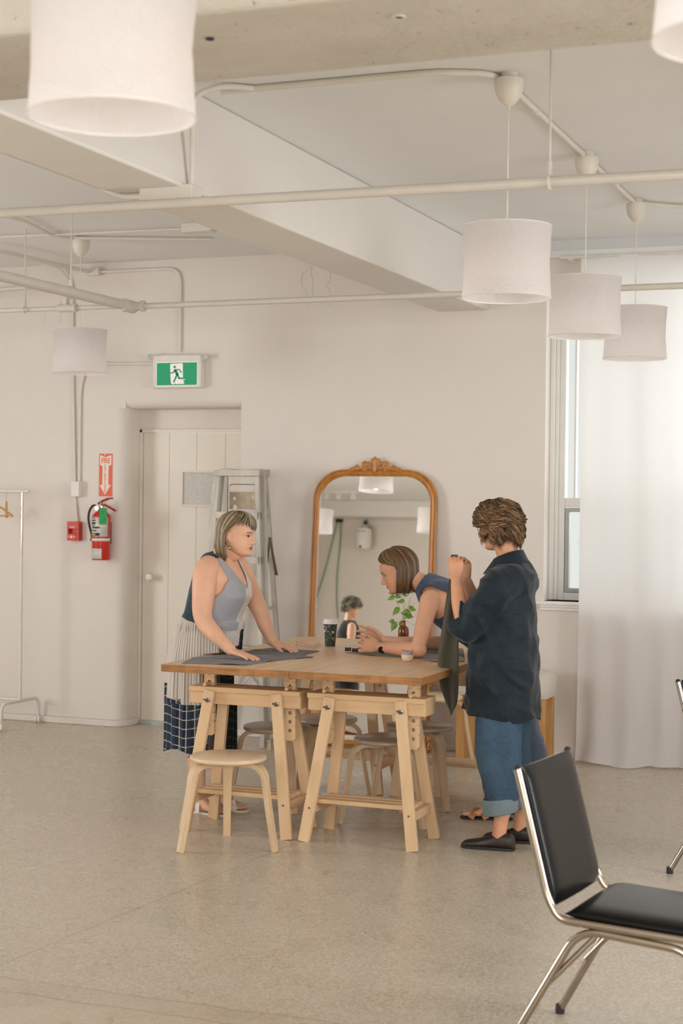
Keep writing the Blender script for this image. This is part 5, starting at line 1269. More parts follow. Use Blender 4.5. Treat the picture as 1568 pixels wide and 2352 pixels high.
        co_ = MB().add(vs, fs).build('hair_underlayer', mats[2], ho, flatang=180)
    return ho
def fbm_disp(amp, fx, fy, fz, seed=0.0, amp2=0, f2=30):
    def d(co, nr):
        a = np.array([mnoise.noise(Vector((p[0] * fx + seed, p[1] * fy, p[2] * fz))) for p in co])
        b = np.array([mnoise.noise(Vector((p[0] * f2, p[1] * f2 + seed, p[2] * f2))) for p in co]) if amp2 else 0
        return co + nr * (amp * a + amp2 * b)[:, None]
    return d
def shoe(parent, A, d, L=.255, w_=.045, h=.075, mat='shoe', name='shoe', z0=0.0, lace=False):
    d = unit((d[0], d[1], 0)); t = np.cross((0, 0, 1), d); V = Vol(); R = []
    for u, wf, hf in ((-.27, .35, .55), (-.25, .7, .82), (-.18, .85, 1.0), (-.02, .85, 1.0), (.10, .82, .95), (.25, .86, .72), (.42, .98, .56), (.58, 1.0, .46), (.68, .85, .38), (.735, .5, .24)):
        c = V3(A[0], A[1], z0 + .004 + h * hf / 2) + d * u * L; R.append(ell(c, w_ * wf, h * hf / 2, t, V3(0, 0, 1), 28, 2.6))
    V.rings(R); top = V3(A[0], A[1], 0)
    o = V.fuse(name, .004, 2, mats=(mat,), parent=parent)
    R = [[tuple(V3(A[0], A[1], zz) + p) for p in [d * (u * L) + t * (s_ * w_ * wf * 1.06) for s_, seq in ((1, ((-.27, .3), (-.24, .75), (-.1, .9), (.2, .92), (.45, 1.02), (.6, 1.0), (.7, .75), (.745, .3))), (-1, ((.745, .3), (.7, .75), (.6, 1.0), (.45, 1.02), (.2, .92), (-.1, .9), (-.24, .75), (-.27, .3)))) for u, wf in seq]] for zz in (z0, z0 + .014)]
    MB().rings(R).build('sole', 'rubber' if mat != 'whitestrap' else 'whitestrap', o)
    if lace:
        for k_ in range(3):
            c = V3(A[0], A[1], z0 + h * (.86 - .1 * k_)) + d * (.13 + .07 * k_) * L
            MB().tube([c - t * .018, c + V3(0, 0, .006), c + t * .018], .0028, 8).build('lace', 'black', o)
    return o
def sandal(parent, A, d, mat, z0=0.0, name='sandal', cross=True, ts=1):
    d = unit((d[0], d[1], 0)); t = np.cross((0, 0, 1), d); b = V3(A[0], A[1], z0)
    seq = ((-.085, .012), (-.078, .026), (-.03, .033), (.04, .037), (.11, .046), (.155, .046), (.18, .036), (.195, .014))
    out = [d * u + t * w_ for u, w_ in seq] + [d * u - t * w_ for u, w_ in seq[::-1]]
    R = [[tuple(b + p + V3(0, 0, zz)) for p in out] for zz in (0, .010)]
    so_ = MB().rings(R).build(name, 'rubber' if mat == 'leather' else 'whitestrap', parent, bevel=.002)
    def strap(u0, u1, h, w_):
        P = [b + d * (u0 * (1 - q) + u1 * q) + t * (.046 * math.cos(math.pi * q)) + V3(0, 0, .008 + h * math.sin(math.pi * q)) for q in np.linspace(0, 1, 15)]
        R = []
        for i, p in enumerate(P):
            dd = unit(P[min(i + 1, 14)] - P[max(i - 1, 0)]); x_ = unit(d - dd * (d @ dd)); y_ = np.cross(dd, x_)
            R.append([tuple(p + x_ * w_ * sx + y_ * .0016 * sy) for sx, sy in ((1, 1), (-1, 1), (-1, -1), (1, -1))])
        MB().rings(R).build('strap', mat, so_)
    strap(.05, .135, .048, .016)
    strap(.135, .05, .048, .016) if cross else strap(.0, .02, .07, .012)
    return so_

# ============ woman at the left of the table, both hands on the worktop
FX, DN = V3(1, 0, 0), V3(0, -1, 0)                       # she faces +X; her right side is -Y
AY = 7.88
HA = head_frame((-3.672, 7.872, 1.487), (1, .04, 0), .10, 0, 1.0, 1.10)
PA_loc = (-3.84, AY, 0)
V = Vol()
def sec(x, z, hx, hy, y=AY, p=2.2, tilt=0.0): return ell(V3(x, y, z), hy, hx, V3(0, 1, 0), unit(V3(1, 0, tilt)), 40, p)     # hy along Y, hx along X
V.rings([sec(-3.90, .80, .11, .165), sec(-3.90, .88, .112, .175), sec(-3.885, .96, .108, .168), sec(-3.82, 1.06, .125, .165), sec(-3.765, 1.18, .150, .172, tilt=-.1), sec(-3.755, 1.26, .135, .175, tilt=-.2), sec(-3.76, 1.32, .105, .172, tilt=-.3), sec(-3.765, 1.365, .075, .140, tilt=-.3), sec(-3.76, 1.39, .055, .085, tilt=-.3)])
V.limb([(-3.765, AY, 1.35), (-3.745, AY, 1.40), (-3.705, AY, 1.45)], [.075, .062, .062])
V.limb([(-3.71, AY, 1.40), (-3.67, AY - .002, 1.405), (-3.645, AY, 1.415)], [.050, .044, .030])
V.head(HA)
wN, wF = V3(-3.555, 7.575, .902), V3(-3.55, 8.095, .905)
V.limb([(-3.77, 7.74, 1.335), (-3.772, 7.700, 1.30), (-3.765, 7.665, 1.19), (-3.755, 7.640, 1.065), (-3.67, 7.605, .985), tuple(wN)], [.06, .066, .062, .050, .042, .027], hint=(0, 1, 0))
V.limb([(-3.755, 8.01, 1.335), (-3.735, 8.05, 1.30), (-3.69, 8.085, 1.19), (-3.635, 8.105, 1.075), (-3.595, 8.10, .985), tuple(wF)], [.06, .062, .057, .046, .039, .026], hint=(0, 1, 0))
V.hand(wN, (1, -.22, -.20), (.16, 0, 1), (0, 1, 0), 1.0, curl=(.10, .08, .08, .10), spread=.16, thumb=.55)
V.hand(wF, (1, -.12, -.22), (.2, 0, 1), (0, -1, 0), 1.0, curl=(.18, .15, .12, .1), spread=.16, thumb=.5)
for yy, xx in ((7.80, -3.845), (7.95, -3.80)):
    V.limb([(-3.86, yy, .86), (-3.855, yy, .50), (xx - .02, yy, .30), (xx, yy, .085)], [.09, .062, .052, .034]); V.foot(V3(xx, yy, .087), (1, -.15, 0))
A = V.fuse('person', .0032, 7, mats=('skin_a', 'lip', 'eyewhite', 'iris', 'brow'), matfn=face_mats(HA), hold=soft_body(HA, [wN + V3(.09, 0, 0), wF + V3(.09, 0, 0)]), parent=None)
solo(A, PA_loc, 'woman with a blonde bob in a patchwork sleeveless dress, hands flat on the table', 'person')
# patchwork dress
def ang_a(c, x0=-3.80): return np.degrees(np.arctan2(-(c[:, 1] - AY), c[:, 0] - x0))      # 0 front, 90 towards the camera
D = Vol()
D.rings([sec(-3.865, .90, .172, .205), sec(-3.85, .98, .160, .195), sec(-3.805, 1.08, .152, .184), sec(-3.768, 1.18, .163, .186, tilt=-.1), sec(-3.757, 1.26, .148, .189, tilt=-.2), sec(-3.762, 1.32, .116, .185, tilt=-.3), sec(-3.767, 1.37, .086, .150, tilt=-.3), sec(-3.762, 1.402, .062, .100, tilt=-.3), sec(-3.76, 1.43, .05, .08, tilt=-.3)])
D.rings([sec(-3.875, .30, .195, .228), sec(-3.872, .50, .192, .226), sec(-3.868, .70, .190, .222), sec(-3.865, .80, .185, .220), sec(-3.855, .875, .182, .214), sec(-3.83, .97, .168, .20), sec(-3.80, 1.03, .155, .187)])
def dress_disp(co, nr):
    a = np.arctan2(-(co[:, 1] - AY), co[:, 0] + 3.86); z = co[:, 2]
    sk = np.clip((1.02 - z) / .25, 0, 1)
    pl = np.array([mnoise.noise(Vector((math.cos(t) * 5.5, math.sin(t) * 5.5, zz * .8))) + .5 * mnoise.noise(Vector((math.cos(t) * 13, math.sin(t) * 13, zz * 1.5))) for t, zz in zip(a, z)])
    co = co + nr * (sk * .022 * pl)[:, None]
    top = (1 - sk) * np.array([mnoise.noise(Vector((p[0] * 8, p[1] * 16, p[2] * 3.5))) for p in co]) * .007
    co = co + nr * top[:, None]
    co = co.copy(); gather = np.exp(-((z - 1.0) / .02) ** 2) * .004 * np.sin(a * 60); co += nr * gather[:, None]
    m = (co[:, 2] < .869) & (co[:, 2] > .60); lim = -3.772
    co[:, 0] = np.where(m & (co[:, 0] > lim), lim + (co[:, 0] - lim) * .05, co[:, 0])
    m = (co[:, 2] <= .60); co[:, 0] = np.where(m & (co[:, 0] > -3.735), -3.735 + (co[:, 0] + 3.735) * .1, co[:, 0])
    return co
def dress_keep(c):
    x, y, z = c.T; l = np.abs(y - AY); k = z > .325 + .03 * np.sin(x * 14)
    fr = x > -3.765
    k &= ~(fr & (z > 1.215 + (l / .098) ** 1.5 * .17) & (l < .1)) ; k &= ~((~fr) & (z > 1.372) & (l < .092)); k &= ~(z > 1.412)
    for ys, xs in ((7.700, -3.768), (8.06, -3.742)):
        e = ((x - xs) / .078) ** 2 + ((z - 1.268) / .105) ** 2
        k &= ~((e < 1) & (l > .125))
    k &= ~((l > .142) & (z > 1.30))
    return k
def dress_mat(c):
    a = ang_a(c); ab = np.abs(a); z = c[:, 2]; m = np.zeros(len(c), int)             # 0 blue 1 teal 2 floral 3 plain 4 stripe 5 plaid 6 grey 7 black
    waist = .985 + .07 * np.clip((ab - 40) / 90, 0, 1); up = z > waist
    m[:] = 0; m[up & (a < 6)] = 2; m[up & (ab > 97)] = 1; m[up & (z > 1.375) & (a > 0)] = 1
    a2 = np.degrees(np.arctan2(-(c[:, 1] - AY), c[:, 0] + 3.87)); dn = ~up
    m[dn & (a2 > 118)] = 3; m[dn & (a2 <= 118)] = 4; m[dn & (a2 < 30) & (z > .90)] = 2; m[dn & (a2 < -5)] = 7
    m[dn & (a2 < -118)] = 3
    m[dn & (a2 <= 40) & (a2 >= -5) & (z <= .90)] = 6
    m[dn & (z < .70) & (a2 > 125)] = 5; m[dn & (z < .625 - .03 * (a2 < 95)) & (a2 <= 125) & (a2 > 56)] = 5; m[dn & (z < .70) & (a2 < -100)] = 5
    m[dn & (a2 <= 56) & (a2 >= 2) & (z < .82)] = 6; m[dn & (a2 < 2) & (a2 > -100) & (z < .9)] = 7
    return m
def dress_uv(c): 
    a = np.arctan2(-(c[:, 1] - AY), c[:, 0] + 3.86); return np.stack([a * .215 + .02 * (c[:, 2] < .6), c[:, 2] + .012 * np.sin(a * 5)], 1)
D.fuse('dress', .0045, 6, keep=dress_keep, disp=dress_disp, uv=dress_uv, mats=('d_blue', 'd_teal', 'd_floral', 'd_plain', 'd_stripe', 'd_plaid', 'd_grey', 'd_black'), matfn=dress_mat, parent=A, thick=.0022)
for yy, xx in ((7.80, -3.845), (7.95, -3.80)): sandal(A, (xx, yy, 0), (1, -.15, 0), 'whitestrap', cross=False)
def sweepA(p):
    a = abs(p); s_ = 1 if p >= 0 else -1; q = min(1, max(0, (a - 14) / 30)); q = q * q * (3 - 2 * q); t_ = a if a > 118 else 118 - (118 - a) * .16
    return s_ * (a + (t_ - a) * q)
hair(HA, A, HAIR['a'], lambda ph: 1.372 if abs(ph) > 150 else 1.362 + .010 * abs(150 - abs(ph)) / 40, n=3400, face=46, fringe=lambda p: (14 + .36 * abs(p) + 6 * math.sin(p * 1.7)) if abs(p) < 46 else None, sweep=sweepA, inflate=1.07, seed=3, inward=.022, vol=.05)
er = HA['O'] + (HA['F'] * -.3 + HA['R'] * 7.9 - HA['U'] * 3.6) * .0098
MB().tube([er, er + V3(0, 0, -.012)], .0008, 6).lathe([(.001, -.034), (.0065, -.028), (.007, -.020), (.004, -.013), (.001, -.011)], er, 14).build('earring', 'chrome', A)

# ============ woman leaning on her forearms at the right side of the table (faces -X)
HB = head_frame((-2.884, 8.270, 1.302), (-.95, -.28, 0), .42, 0, 1.01, .98)
sB0, sB1 = V3(-2.285, 8.36, .93), V3(-2.735, 8.31, 1.205); sd = unit(sB1 - sB0); Yb = V3(0, 1, 0); bel = unit(np.cross(sd, Yb)); bel = bel if bel[2] < 0 else -bel
def secb(t, hy, hd, lift=0.0, p=2.2): return ell(sB0 + (sB1 - sB0) * t - bel * lift, hy, hd, Yb, bel, 40, p)
V = Vol()
V.rings([secb(-.16, .11, .085), secb(-.08, .14, .11), secb(.05, .165, .125), secb(.25, .165, .115), secb(.42, .15, .11), secb(.62, .16, .12), secb(.78, .165, .105, .004), secb(.90, .155, .08, .01), secb(1.0, .11, .06, .018), secb(1.06, .06, .045, .02)])
nb = sB1 + V3(.01, -.005, .01)
V.limb([tuple(nb), tuple(nb + V3(-.05, -.01, .035)), tuple(HB['O'] + V3(.045, 0, -.035))], [.06, .053, .055])
V.head(HB)
wB, wB2 = V3(-2.955, 8.145, .902), V3(-2.985, 8.305, .925)
V.limb([(-2.66, 8.19, 1.165), (-2.665, 8.15, 1.165), (-2.675, 8.115, 1.09), (-2.690, 8.065, .965), (-2.70, 8.05, .915)], [.045, .055, .048, .040, .034], hint=(1, 0, 0))
V.limb([(-2.685, 8.05, .908), (-2.78, 8.075, .905), (-2.86, 8.11, .902), tuple(wB)], [.040, .040, .033, .0255], hint=(0, 0, 1))
V.limb([(-2.66, 8.43, 1.165), (-2.655, 8.47, 1.16), (-2.66, 8.49, 1.07), (-2.665, 8.49, .96), (-2.68, 8.48, .912)], [.045, .054, .047, .040, .034], hint=(1, 0, 0))
V.limb([(-2.67, 8.485, .908), (-2.78, 8.43, .908), (-2.90, 8.355, .915), tuple(wB2)], [.040, .039, .031, .0255], hint=(0, 0, 1))
V.hand(wB, (-1, .22, .06), (.15, -1, .25), (0, 0, 1), .98, curl=(.30, .38, .45, .5), spread=.26, thumb=.6)
V.hand(wB2, (-1, -.10, .30), (.1, 1, .2), (0, 0, 1), .98, curl=(.25, .35, .4, .5), spread=.24, thumb=.6)
legsB = ((8.29, -2.325), (8.50, -2.262))
for yy, xx in legsB:
    V.limb([(-2.27, yy * .6 + 8.36 * .4, .88), (-2.275, yy, .48), (xx + .02, yy, .30), (xx, yy, .085)], [.11, .058, .05, .033]); V.foot(V3(xx, yy, .087), (-1, -.18, 0))
B = V.fuse('person', .0032, 7, mats=('skin_b', 'lip', 'eyewhite', 'iris', 'brow'), matfn=face_mats(HB), hold=soft_body(HB, [wB + V3(-.09, 0, 0), wB2 + V3(-.09, 0, 0)]))
solo(B, (-2.28, 8.40, 0), 'woman with a brown bob bent over the table, resting on both forearms', 'person')
T = Vol()
T.rings([secb(-.13, .150, .125), secb(-.05, .172, .140), secb(.05, .182, .142), secb(.25, .182, .136), secb(.42, .170, .130), secb(.62, .175, .136), secb(.78, .180, .120, .004), secb(.92, .178, .095, .012), secb(1.03, .13, .072, .018), secb(1.10, .09, .06, .02)])
def tb(c): q = (c - sB0); t = q @ sd / np.linalg.norm(sB1 - sB0); return t, c[:, 1] - (8.36 + (8.31 - 8.36) * t), q @ bel
def top_keep(c):
    t, l, b = tb(c); a = np.abs(l); k = t > -.10
    for P_ in (V3(-2.665, 8.14, 1.155), V3(-2.655, 8.48, 1.155)):
        q = c - P_; k &= ~(((q @ sd) / .062) ** 2 + ((q @ bel + .0) / .082) ** 2 < 1) | (a < .10)
    k &= ~((t > 1.0) & (a < .085) & (b > .015)) ; k &= ~((t > 1.085)); k &= ~((a > .150) & (t > .93))
    return k
def swap(k1, k2=.012):
    def d(co, nr):
        n_ = np.array([mnoise.noise(Vector((p[0] * 9, p[1] * 7, p[2] * 7))) + .6 * mnoise.noise(Vector((p[0] * 22 + 3, p[1] * 10, p[2] * 20))) for p in co]); return co + nr * (k2 * n_)[:, None]
    return d
T.fuse('sleeveless_top', .0045, 6, keep=top_keep, disp=swap(1, .010), mats=('navyblue',), parent=B, thick=.002)
Pn = Vol()
for yy, xx in legsB: Pn.limb([(-2.26, yy * .5 + 8.40 * .5, .95), (-2.268, yy * .8 + 8.40 * .2, .80), (-2.265, yy, .5), (xx + .05, yy, .28), (xx + .045, yy, .12)], [(.10, .11), (.108, .105), (.108, .10), (.108, .10), (.10, .095)], n=28)
Pn.rings([secb(-.14, .13, .105), secb(.0, .165, .132), secb(.10, .17, .134)])
def pants_disp(co, nr):
    n_ = np.array([mnoise.noise(Vector((p[0] * 14, p[1] * 14, p[2] * 3.0))) + .4 * mnoise.noise(Vector((p[0] * 9, p[1] * 9, p[2] * 22))) for p in co]); return co + nr * (.011 * n_)[:, None]
Pn.fuse('wide_trousers', .005, 5, keep=lambda c: c[:, 2] > .13, disp=pants_disp, mats=('pants',), parent=B, thick=.002)
for yy, xx in legsB: sandal(B, (xx, yy, 0), (-1, -.18, 0), 'leather')
def sweepB(p):
    a = abs(p); s_ = 1 if p >= 0 else -1
    return s_ * (a if a > 88 else 88 - (88 - a) * .10)
hair(HB, B, HAIR['b'], lambda ph: 1.190 if abs(ph) < 130 else 1.205, n=3400, face=78, fringe=lambda p: 14 - .10 * abs(p), sweep=sweepB, inflate=1.055, seed=5, inward=.014, vol=.05)
# watch on the near wrist
wd_ = unit(V3(-1, .22, .06)); wc = wB - wd_ * .035; X_ = unit(np.cross(wd_, (0, 0, 1))); Z_ = np.cross(X_, wd_)
wt = MB().tube([wc + X_ * .0305 * math.cos(t) + Z_ * .0285 * math.sin(t) for t in np.linspace(0, 6.283, 26, endpoint=False)], .0022, 6, closed=True)
wt.tube([wc + wd_ * .004 + X_ * .0302 * math.cos(t) + Z_ * .0282 * math.sin(t) for t in np.linspace(0, 6.283, 26, endpoint=False)], .0022, 6, closed=True).tube([wc - wd_ * .004 + X_ * .0302 * math.cos(t) + Z_ * .0282 * math.sin(t) for t in np.linspace(0, 6.283, 26, endpoint=False)], .0022, 6, closed=True)
wo = wt.build('watch_strap', 'gold', B)
wn = unit(V3(-.05, -1, -.25)); wx = unit(np.cross(wn, Z_)); wy = np.cross(wn, wx)
MB().lathe([(.017, 0), (.019, .003), (.019, .007), (.017, .009), (.001, .009)], wc + wn * .027, 28, ax=(wx, wy, wn)).build('watch_face', 'black', wo)

# ============ woman at the right holding up the olive cloth (faces -X, seen from behind her left shoulder)
HC = head_frame((-2.160, 7.690, 1.560), (-1, .10, 0), .22, 0, .97, .95)
CY = 7.69
V = Vol()
def secc(x, z, hx, hy, y=CY, p=2.2, tilt=0.0): return ell(V3(x, y, z), hy, hx, V3(0, 1, 0), unit(V3(1, 0, tilt)), 40, p)
V.rings([secc(-2.11, .80, .13, .17), secc(-2.11, .9, .13, .175), secc(-2.11, 1.05, .11, .15), secc(-2.11, 1.2, .115, .155), secc(-2.10, 1.30, .10, .165), secc(-2.10, 1.36, .07, .13), secc(-2.10, 1.39, .05, .07)])
V.limb([(-2.105, CY, 1.34), (-2.115, CY, 1.42), (-2.135, CY, 1.50)], [.065, .055, .058])
V.head(HC)
wC, wC2 = V3(-2.338, 7.555, 1.305), V3(-2.345, 7.74, 1.30)
V.limb([(-2.105, 7.56, 1.32), (-2.12, 7.52, 1.29), (-2.19, 7.51, 1.19), (-2.262, 7.505, 1.105), (-2.285, 7.51, 1.115), (-2.315, 7.53, 1.20), tuple(wC)], [.05, .05, .045, .038, .040, .038, .027], hint=(0, 1, 0))
V.limb([(-2.105, 7.84, 1.32), (-2.12, 7.87, 1.29), (-2.19, 7.86, 1.19), (-2.265, 7.84, 1.105), (-2.285, 7.83, 1.115), (-2.32, 7.79, 1.20), tuple(wC2)], [.05, .05, .045, .038, .040, .038, .027], hint=(0, 1, 0))
V.hand(wC, (-.03, .04, 1), (.38, -.9, .1), (-1, 0, .2), .95, curl=(1.05, 1.1, 1.1, 1.1), spread=.05, thumb=.12)
V.hand(wC2, (-.03, -.04, 1), (.38, .9, .1), (-1, 0, .2), .95, curl=(1.0, 1.05, 1.1, 1.1), spread=.05, thumb=.5)
legsC = ((7.580, -2.105), (7.785, -2.055))
for yy, xx in legsC: V.limb([(-2.11, yy * .6 + CY * .4, .86), (-2.12, yy, .48), (xx + .02, yy, .30), (xx, yy, .14), (xx - .01, yy, .06)], [.10, .058, .052, .036, .035])
C = V.fuse('person', .0032, 7, mats=('skin_c', 'lip', 'eyewhite', 'iris', 'brow'), matfn=face_mats(HC), hold=soft_body(HC, [wC + V3(0, 0, .07), wC2 + V3(0, 0, .07)]))
solo(C, (-2.10, CY, 0), 'woman with curly brown hair in a dark navy shirt, holding up an olive cloth', 'person')
S_ = Vol()
S_.rings([secc(-2.135, .58, .190, .210), secc(-2.135, .75, .184, .208), secc(-2.135, .95, .170, .202), secc(-2.130, 1.12, .158, .196), secc(-2.122, 1.24, .144, .192, tilt=.1), secc(-2.10, 1.32, .125, .188, tilt=.1), secc(-2.10, 1.37, .092, .145, tilt=.1), secc(-2.105, 1.405, .066, .085, tilt=.1), secc(-2.105, 1.42, .06, .07)])
S_.limb([(-2.09, 7.60, 1.30), (-2.12, 7.53, 1.27), (-2.19, 7.505, 1.17), (-2.255, 7.500, 1.09), (-2.285, 7.505, 1.095), (-2.318, 7.512, 1.145), (-2.34, 7.52, 1.19)], [.105, .098, .086, .075, .070, .062, .058], hint=(0, 1, 0), n=32)
S_.limb([(-2.09, 7.78, 1.30), (-2.12, 7.85, 1.27), (-2.19, 7.87, 1.17), (-2.255, 7.85, 1.09), (-2.285, 7.84, 1.095), (-2.318, 7.82, 1.145), (-2.34, 7.80, 1.19)], [.105, .098, .086, .075, .070, .062, .058], hint=(0, 1, 0), n=32)
def shirt_keep(c):
    x, y, z = c.T; hem = .655 - .035 * np.exp(-((x + 2.0) / .09) ** 2) + .012 * np.sin(y * 20)
    k = (z > hem) & (z < 1.412)
    sl = (x < -2.297)
    q = (c - V3(-2.305, 0, 1.130)) * V3(1, 0, 1); k &= ~(sl & ((q @ unit(V3(-.50, 0, .86))) > .0) & (z > 1.05))
    return k
def shirt_disp(co, nr):
    out = np.empty(len(co))
    for i, p in enumerate(co):
        x, y, z = p; v = .010 * mnoise.noise(Vector((x * 7 + 2, y * 7, z * 3.2))) + .009 * mnoise.noise(Vector((x * 13 - z * 8, y * 10, z * 12))) + .008 * max(-.4, 1 - abs(mnoise.noise(Vector((x * 6 + z * 5, y * 6, z * 6 + 5)))) * 4) - .004
        if z < 1.15: v += .010 * mnoise.noise(Vector((x * 16, y * 16, z * 1.4)))
        out[i] = v
    return co + nr * out[:, None]
S_.fuse('shirt', .0045, 5, keep=shirt_keep, disp=shirt_disp, mats=('shirt',), parent=C, thick=.002)
# folded collar: stand and fall around the neck, open at the front
R = []
for t_ in np.linspace(-2.55, 2.55, 40):
    ca, sa = math.cos(t_), math.sin(t_); dirv = V3(ca, sa, 0); fr_ = (1 - ca) / 2               # t=0 is the nape (+X)
    drop = .052 * fr_ ** 1.3
    top = V3(-2.115, CY, 1.458 - drop) + dirv * V3(.070, .074, 0); bot = V3(-2.117, CY, 1.402 - drop * 1.2 - .012 * fr_) + dirv * V3(.100 + .030 * fr_, .112, 0)
    inn_ = V3(-2.112, CY, 1.395 - drop) + dirv * V3(.066, .070, 0); o_ = unit(dirv + V3(0, 0, .5)) * .003
    R.append([inn_, top - dirv * .001, top + o_, bot + o_, bot - dirv * .003, top * .5 + inn_ * .5 + dirv * .004])
MB().rings([[tuple(p) for p in r] for r in R]).build('collar', 'shirt', C, flatang=50)
J = Vol()
for yy, xx in legsC: J.limb([(-2.125, yy * .6 + CY * .4, .80), (-2.125, yy * .85 + CY * .15, .70), (-2.13, yy, .50), (-2.105, yy, .34), (xx - .005, yy, .22), (xx - .005, yy, .17)], [(.08, .09), (.100, .110), (.098, .112), (.088, .10), (.070, .078), (.066, .073)], n=30, hint=(0, 1, 0))
J.fuse('jeans', .0045, 4, keep=lambda c: c[:, 2] > .185, disp=pants_disp, mats=('denim',), parent=C, thick=.0025)
for yy, xx in legsC:
    R = []
    for dr, z in ((0.006, .252), (.012, .256), (.016, .25), (.014, .215), (.014, .19), (.012, .180), (.006, .178), (.002, .19)):
        R.append([tuple(V3(xx - .004, yy, z + .014 * math.cos(t - .4)) + V3(math.cos(t) * (.073 + dr), math.sin(t) * (.066 + dr), 0)) for t in np.linspace(0, 2 * math.pi, 30, endpoint=False)])
    MB().rings(R, cap=False).build('jeans_cuff', 'cuff', C, flatang=70, label='pale turned-up jeans cuff')
for yy, xx in legsC: shoe(C, V3(xx, yy, 0), (-1, -.06, 0), .262, .043, .078, 'shoe', lace=True)
hair(HC, C, HAIR['c'], lambda ph: 1.492 + .02 * math.sin(ph * .1), n=4600, face=62, fringe=lambda p: 7 - .08 * abs(p), sweep=lambda p: p, inflate=1.10, curl=.0150, seed=9, inward=.006, vol=.09, rad=.0013, layers=True)
gc = HC['O'] + (HC['F'] * 9.9 + HC['U'] * 1.2) * .0095
gm = MB()
for s in (-1, 1):
    g0 = gc + HC['R'] * s * .031
    gm.tube([g0 + HC['R'] * .022 * math.cos(t) + HC['U'] * .018 * math.sin(t) for t in np.linspace(0, 6.283, 22, endpoint=False)], .0016, 6, closed=True)
    gm.tube([g0 + HC['R'] * s * .022, g0 + HC['R'] * s * .040 - HC['F'] * .02, g0 + HC['R'] * s * .042 - HC['F'] * .10], .0014, 6)
gm.tube([gc - HC['R'] * .009, gc + HC['R'] * .009], .0014, 6).build('spectacles', 'gold', C)

# the olive cloth she holds up
edge = [(1274, 1036, 1052, 0), (1290, 1034, 1046, 0), (1310, 1033, 1040, 0), (1335, 1032, 1045, 0), (1380, 1024, 1049, 0), (1440, 1015, 1051, 0), (1500, 1004, 1052, 0), (1545, 1003, 1053, 0), (1585, 1011, 1053, 0), (1612, 1021, 1051, 0), (1628, 1029, 1044, 0), (1641, 1034.5, 1036, 0)]
ey = [e[0] for e in edge]; nv_, nu_ = 70, 34; rows = []
for i in range(nv_ + 1):
    py = 1274 + (1641 - 1274) * i / nv_; l_, r_ = np.interp(py, ey, [e[1] for e in edge]), np.interp(py, ey, [e[2] for e in edge]); row = []
    for j in range(nu_ + 1):
        u = j / nu_; q = i / nv_; fold = math.sin(u * 9 + q * 3.5) * .010 * min(1, q * 3) + .012 * math.sin(u * 4 - q * 5)
        p0 = at(l_, py, Y=7.66 + .10 * q); p1 = at(r_, py, Y=7.60); row.append(tuple(p0 * (1 - u) + p1 * u + V3(.0, fold, 0)))
    rows.append(row)
vs = [p for r in rows for p in r]; fs = [(i * (nu_ + 1) + j, (i + 1) * (nu_ + 1) + j, (i + 1) * (nu_ + 1) + j + 1, i * (nu_ + 1) + j + 1) for i in range(nv_) for j in range(nu_)]
oc = MB().add(vs, fs).build('hanging_cloth', 'olive', None, flatang=180); s_ = oc.modifiers.new('t', 'SOLIDIFY'); s_.thickness = .003
solo(oc, tuple(at(1036, 1641, Y=7.66)), 'dark olive cloth hanging from the raised hands of the woman in navy', 'fabric')

# ============ what the leaning mirror shows of the rest of the room
def mir(px, py, Y=None, dist=None):
    v = unit(_f + _R * (px - 784) / FPX - _U * (py - 1176) / FPX); t = ((MB0 - CAMP) @ Mn) / (v @ Mn); h = CAMP + v * t; r = v - 2 * (v @ Mn) * Mn
    return h + r * ((Y - h[1]) / r[1] if Y is not None else dist)
DYm = 4.6
hc = mir(797, 1400, Y=DYm); ft = mir(795, 1692, Y=DYm)
GD = unit(V3(.82, -.57, 0)); dy = 3.8; ft = mir(780, 1692, Y=dy); FXY = V3(ft[0] + .03, dy, 0); k = .93; RD = unit(np.cross(GD, (0, 0, 1)))
HD = head_frame(FXY + GD * .015 + V3(0, 0, 1.405), unit(V3(.93, -.30, 0)), .30, 0, .93, 1.0)
V = Vol()
def secd(z, h1, h2, of=0): return ell(FXY + GD * of + V3(0, 0, z), h1, h2, RD, GD, 32, 2.2)
V.rings([secd(.72, .15, .12), secd(.82, .165, .125), secd(.98, .14, .11), secd(1.12, .15, .12), secd(1.20, .155, .09), secd(1.245, .11, .06), secd(1.265, .05, .045)])
V.limb([FXY + V3(0, 0, 1.22), FXY + V3(0, 0, 1.30), HD['O'] + V3(0, 0, -.02)], [.06, .05, .055]); V.head(HD)
for s in (-1, 1):
    sh_ = FXY + RD * s * .155; V.limb([sh_ - RD * s * .03 + V3(0, 0, 1.205), sh_ + V3(0, 0, 1.17), sh_ + RD * s * .03 + V3(0, 0, .98), sh_ + RD * s * .02 + GD * .10 + V3(0, 0, .84), sh_ - RD * s * .02 + GD * .27 + V3(0, 0, .90)], [.045, .048, .042, .034, .022], hint=RD)
    V.hand(sh_ - RD * s * .02 + GD * .27 + V3(0, 0, .90), GD, V3(0, 0, 1), -RD * s, .92, curl=.3)
    lg = FXY + RD * s * .085; V.limb([lg + V3(0, 0, .75), lg + V3(0, 0, .42), lg - GD * .01 + V3(0, 0, .27), lg + V3(0, 0, .075)], [.085, .052, .048, .03]); V.foot(lg + V3(0, 0, .075), GD, .92)
Dp = V.fuse('person', .0055, 4, mats=('skin_a', 'lip', 'eyewhite', 'iris', 'brow'), matfn=face_mats(HD), hold=soft_body(HD, []))
solo(Dp, tuple(FXY), 'woman with short grey curls in a black sleeveless top, seen only in the mirror', 'person')
T = Vol(); T.rings([secd(.46, .19, .155), secd(.70, .18, .14), secd(.82, .18, .14), secd(.98, .155, .125), secd(1.12, .162, .132), secd(1.20, .165, .102), secd(1.25, .13, .072), secd(1.28, .08, .06)])
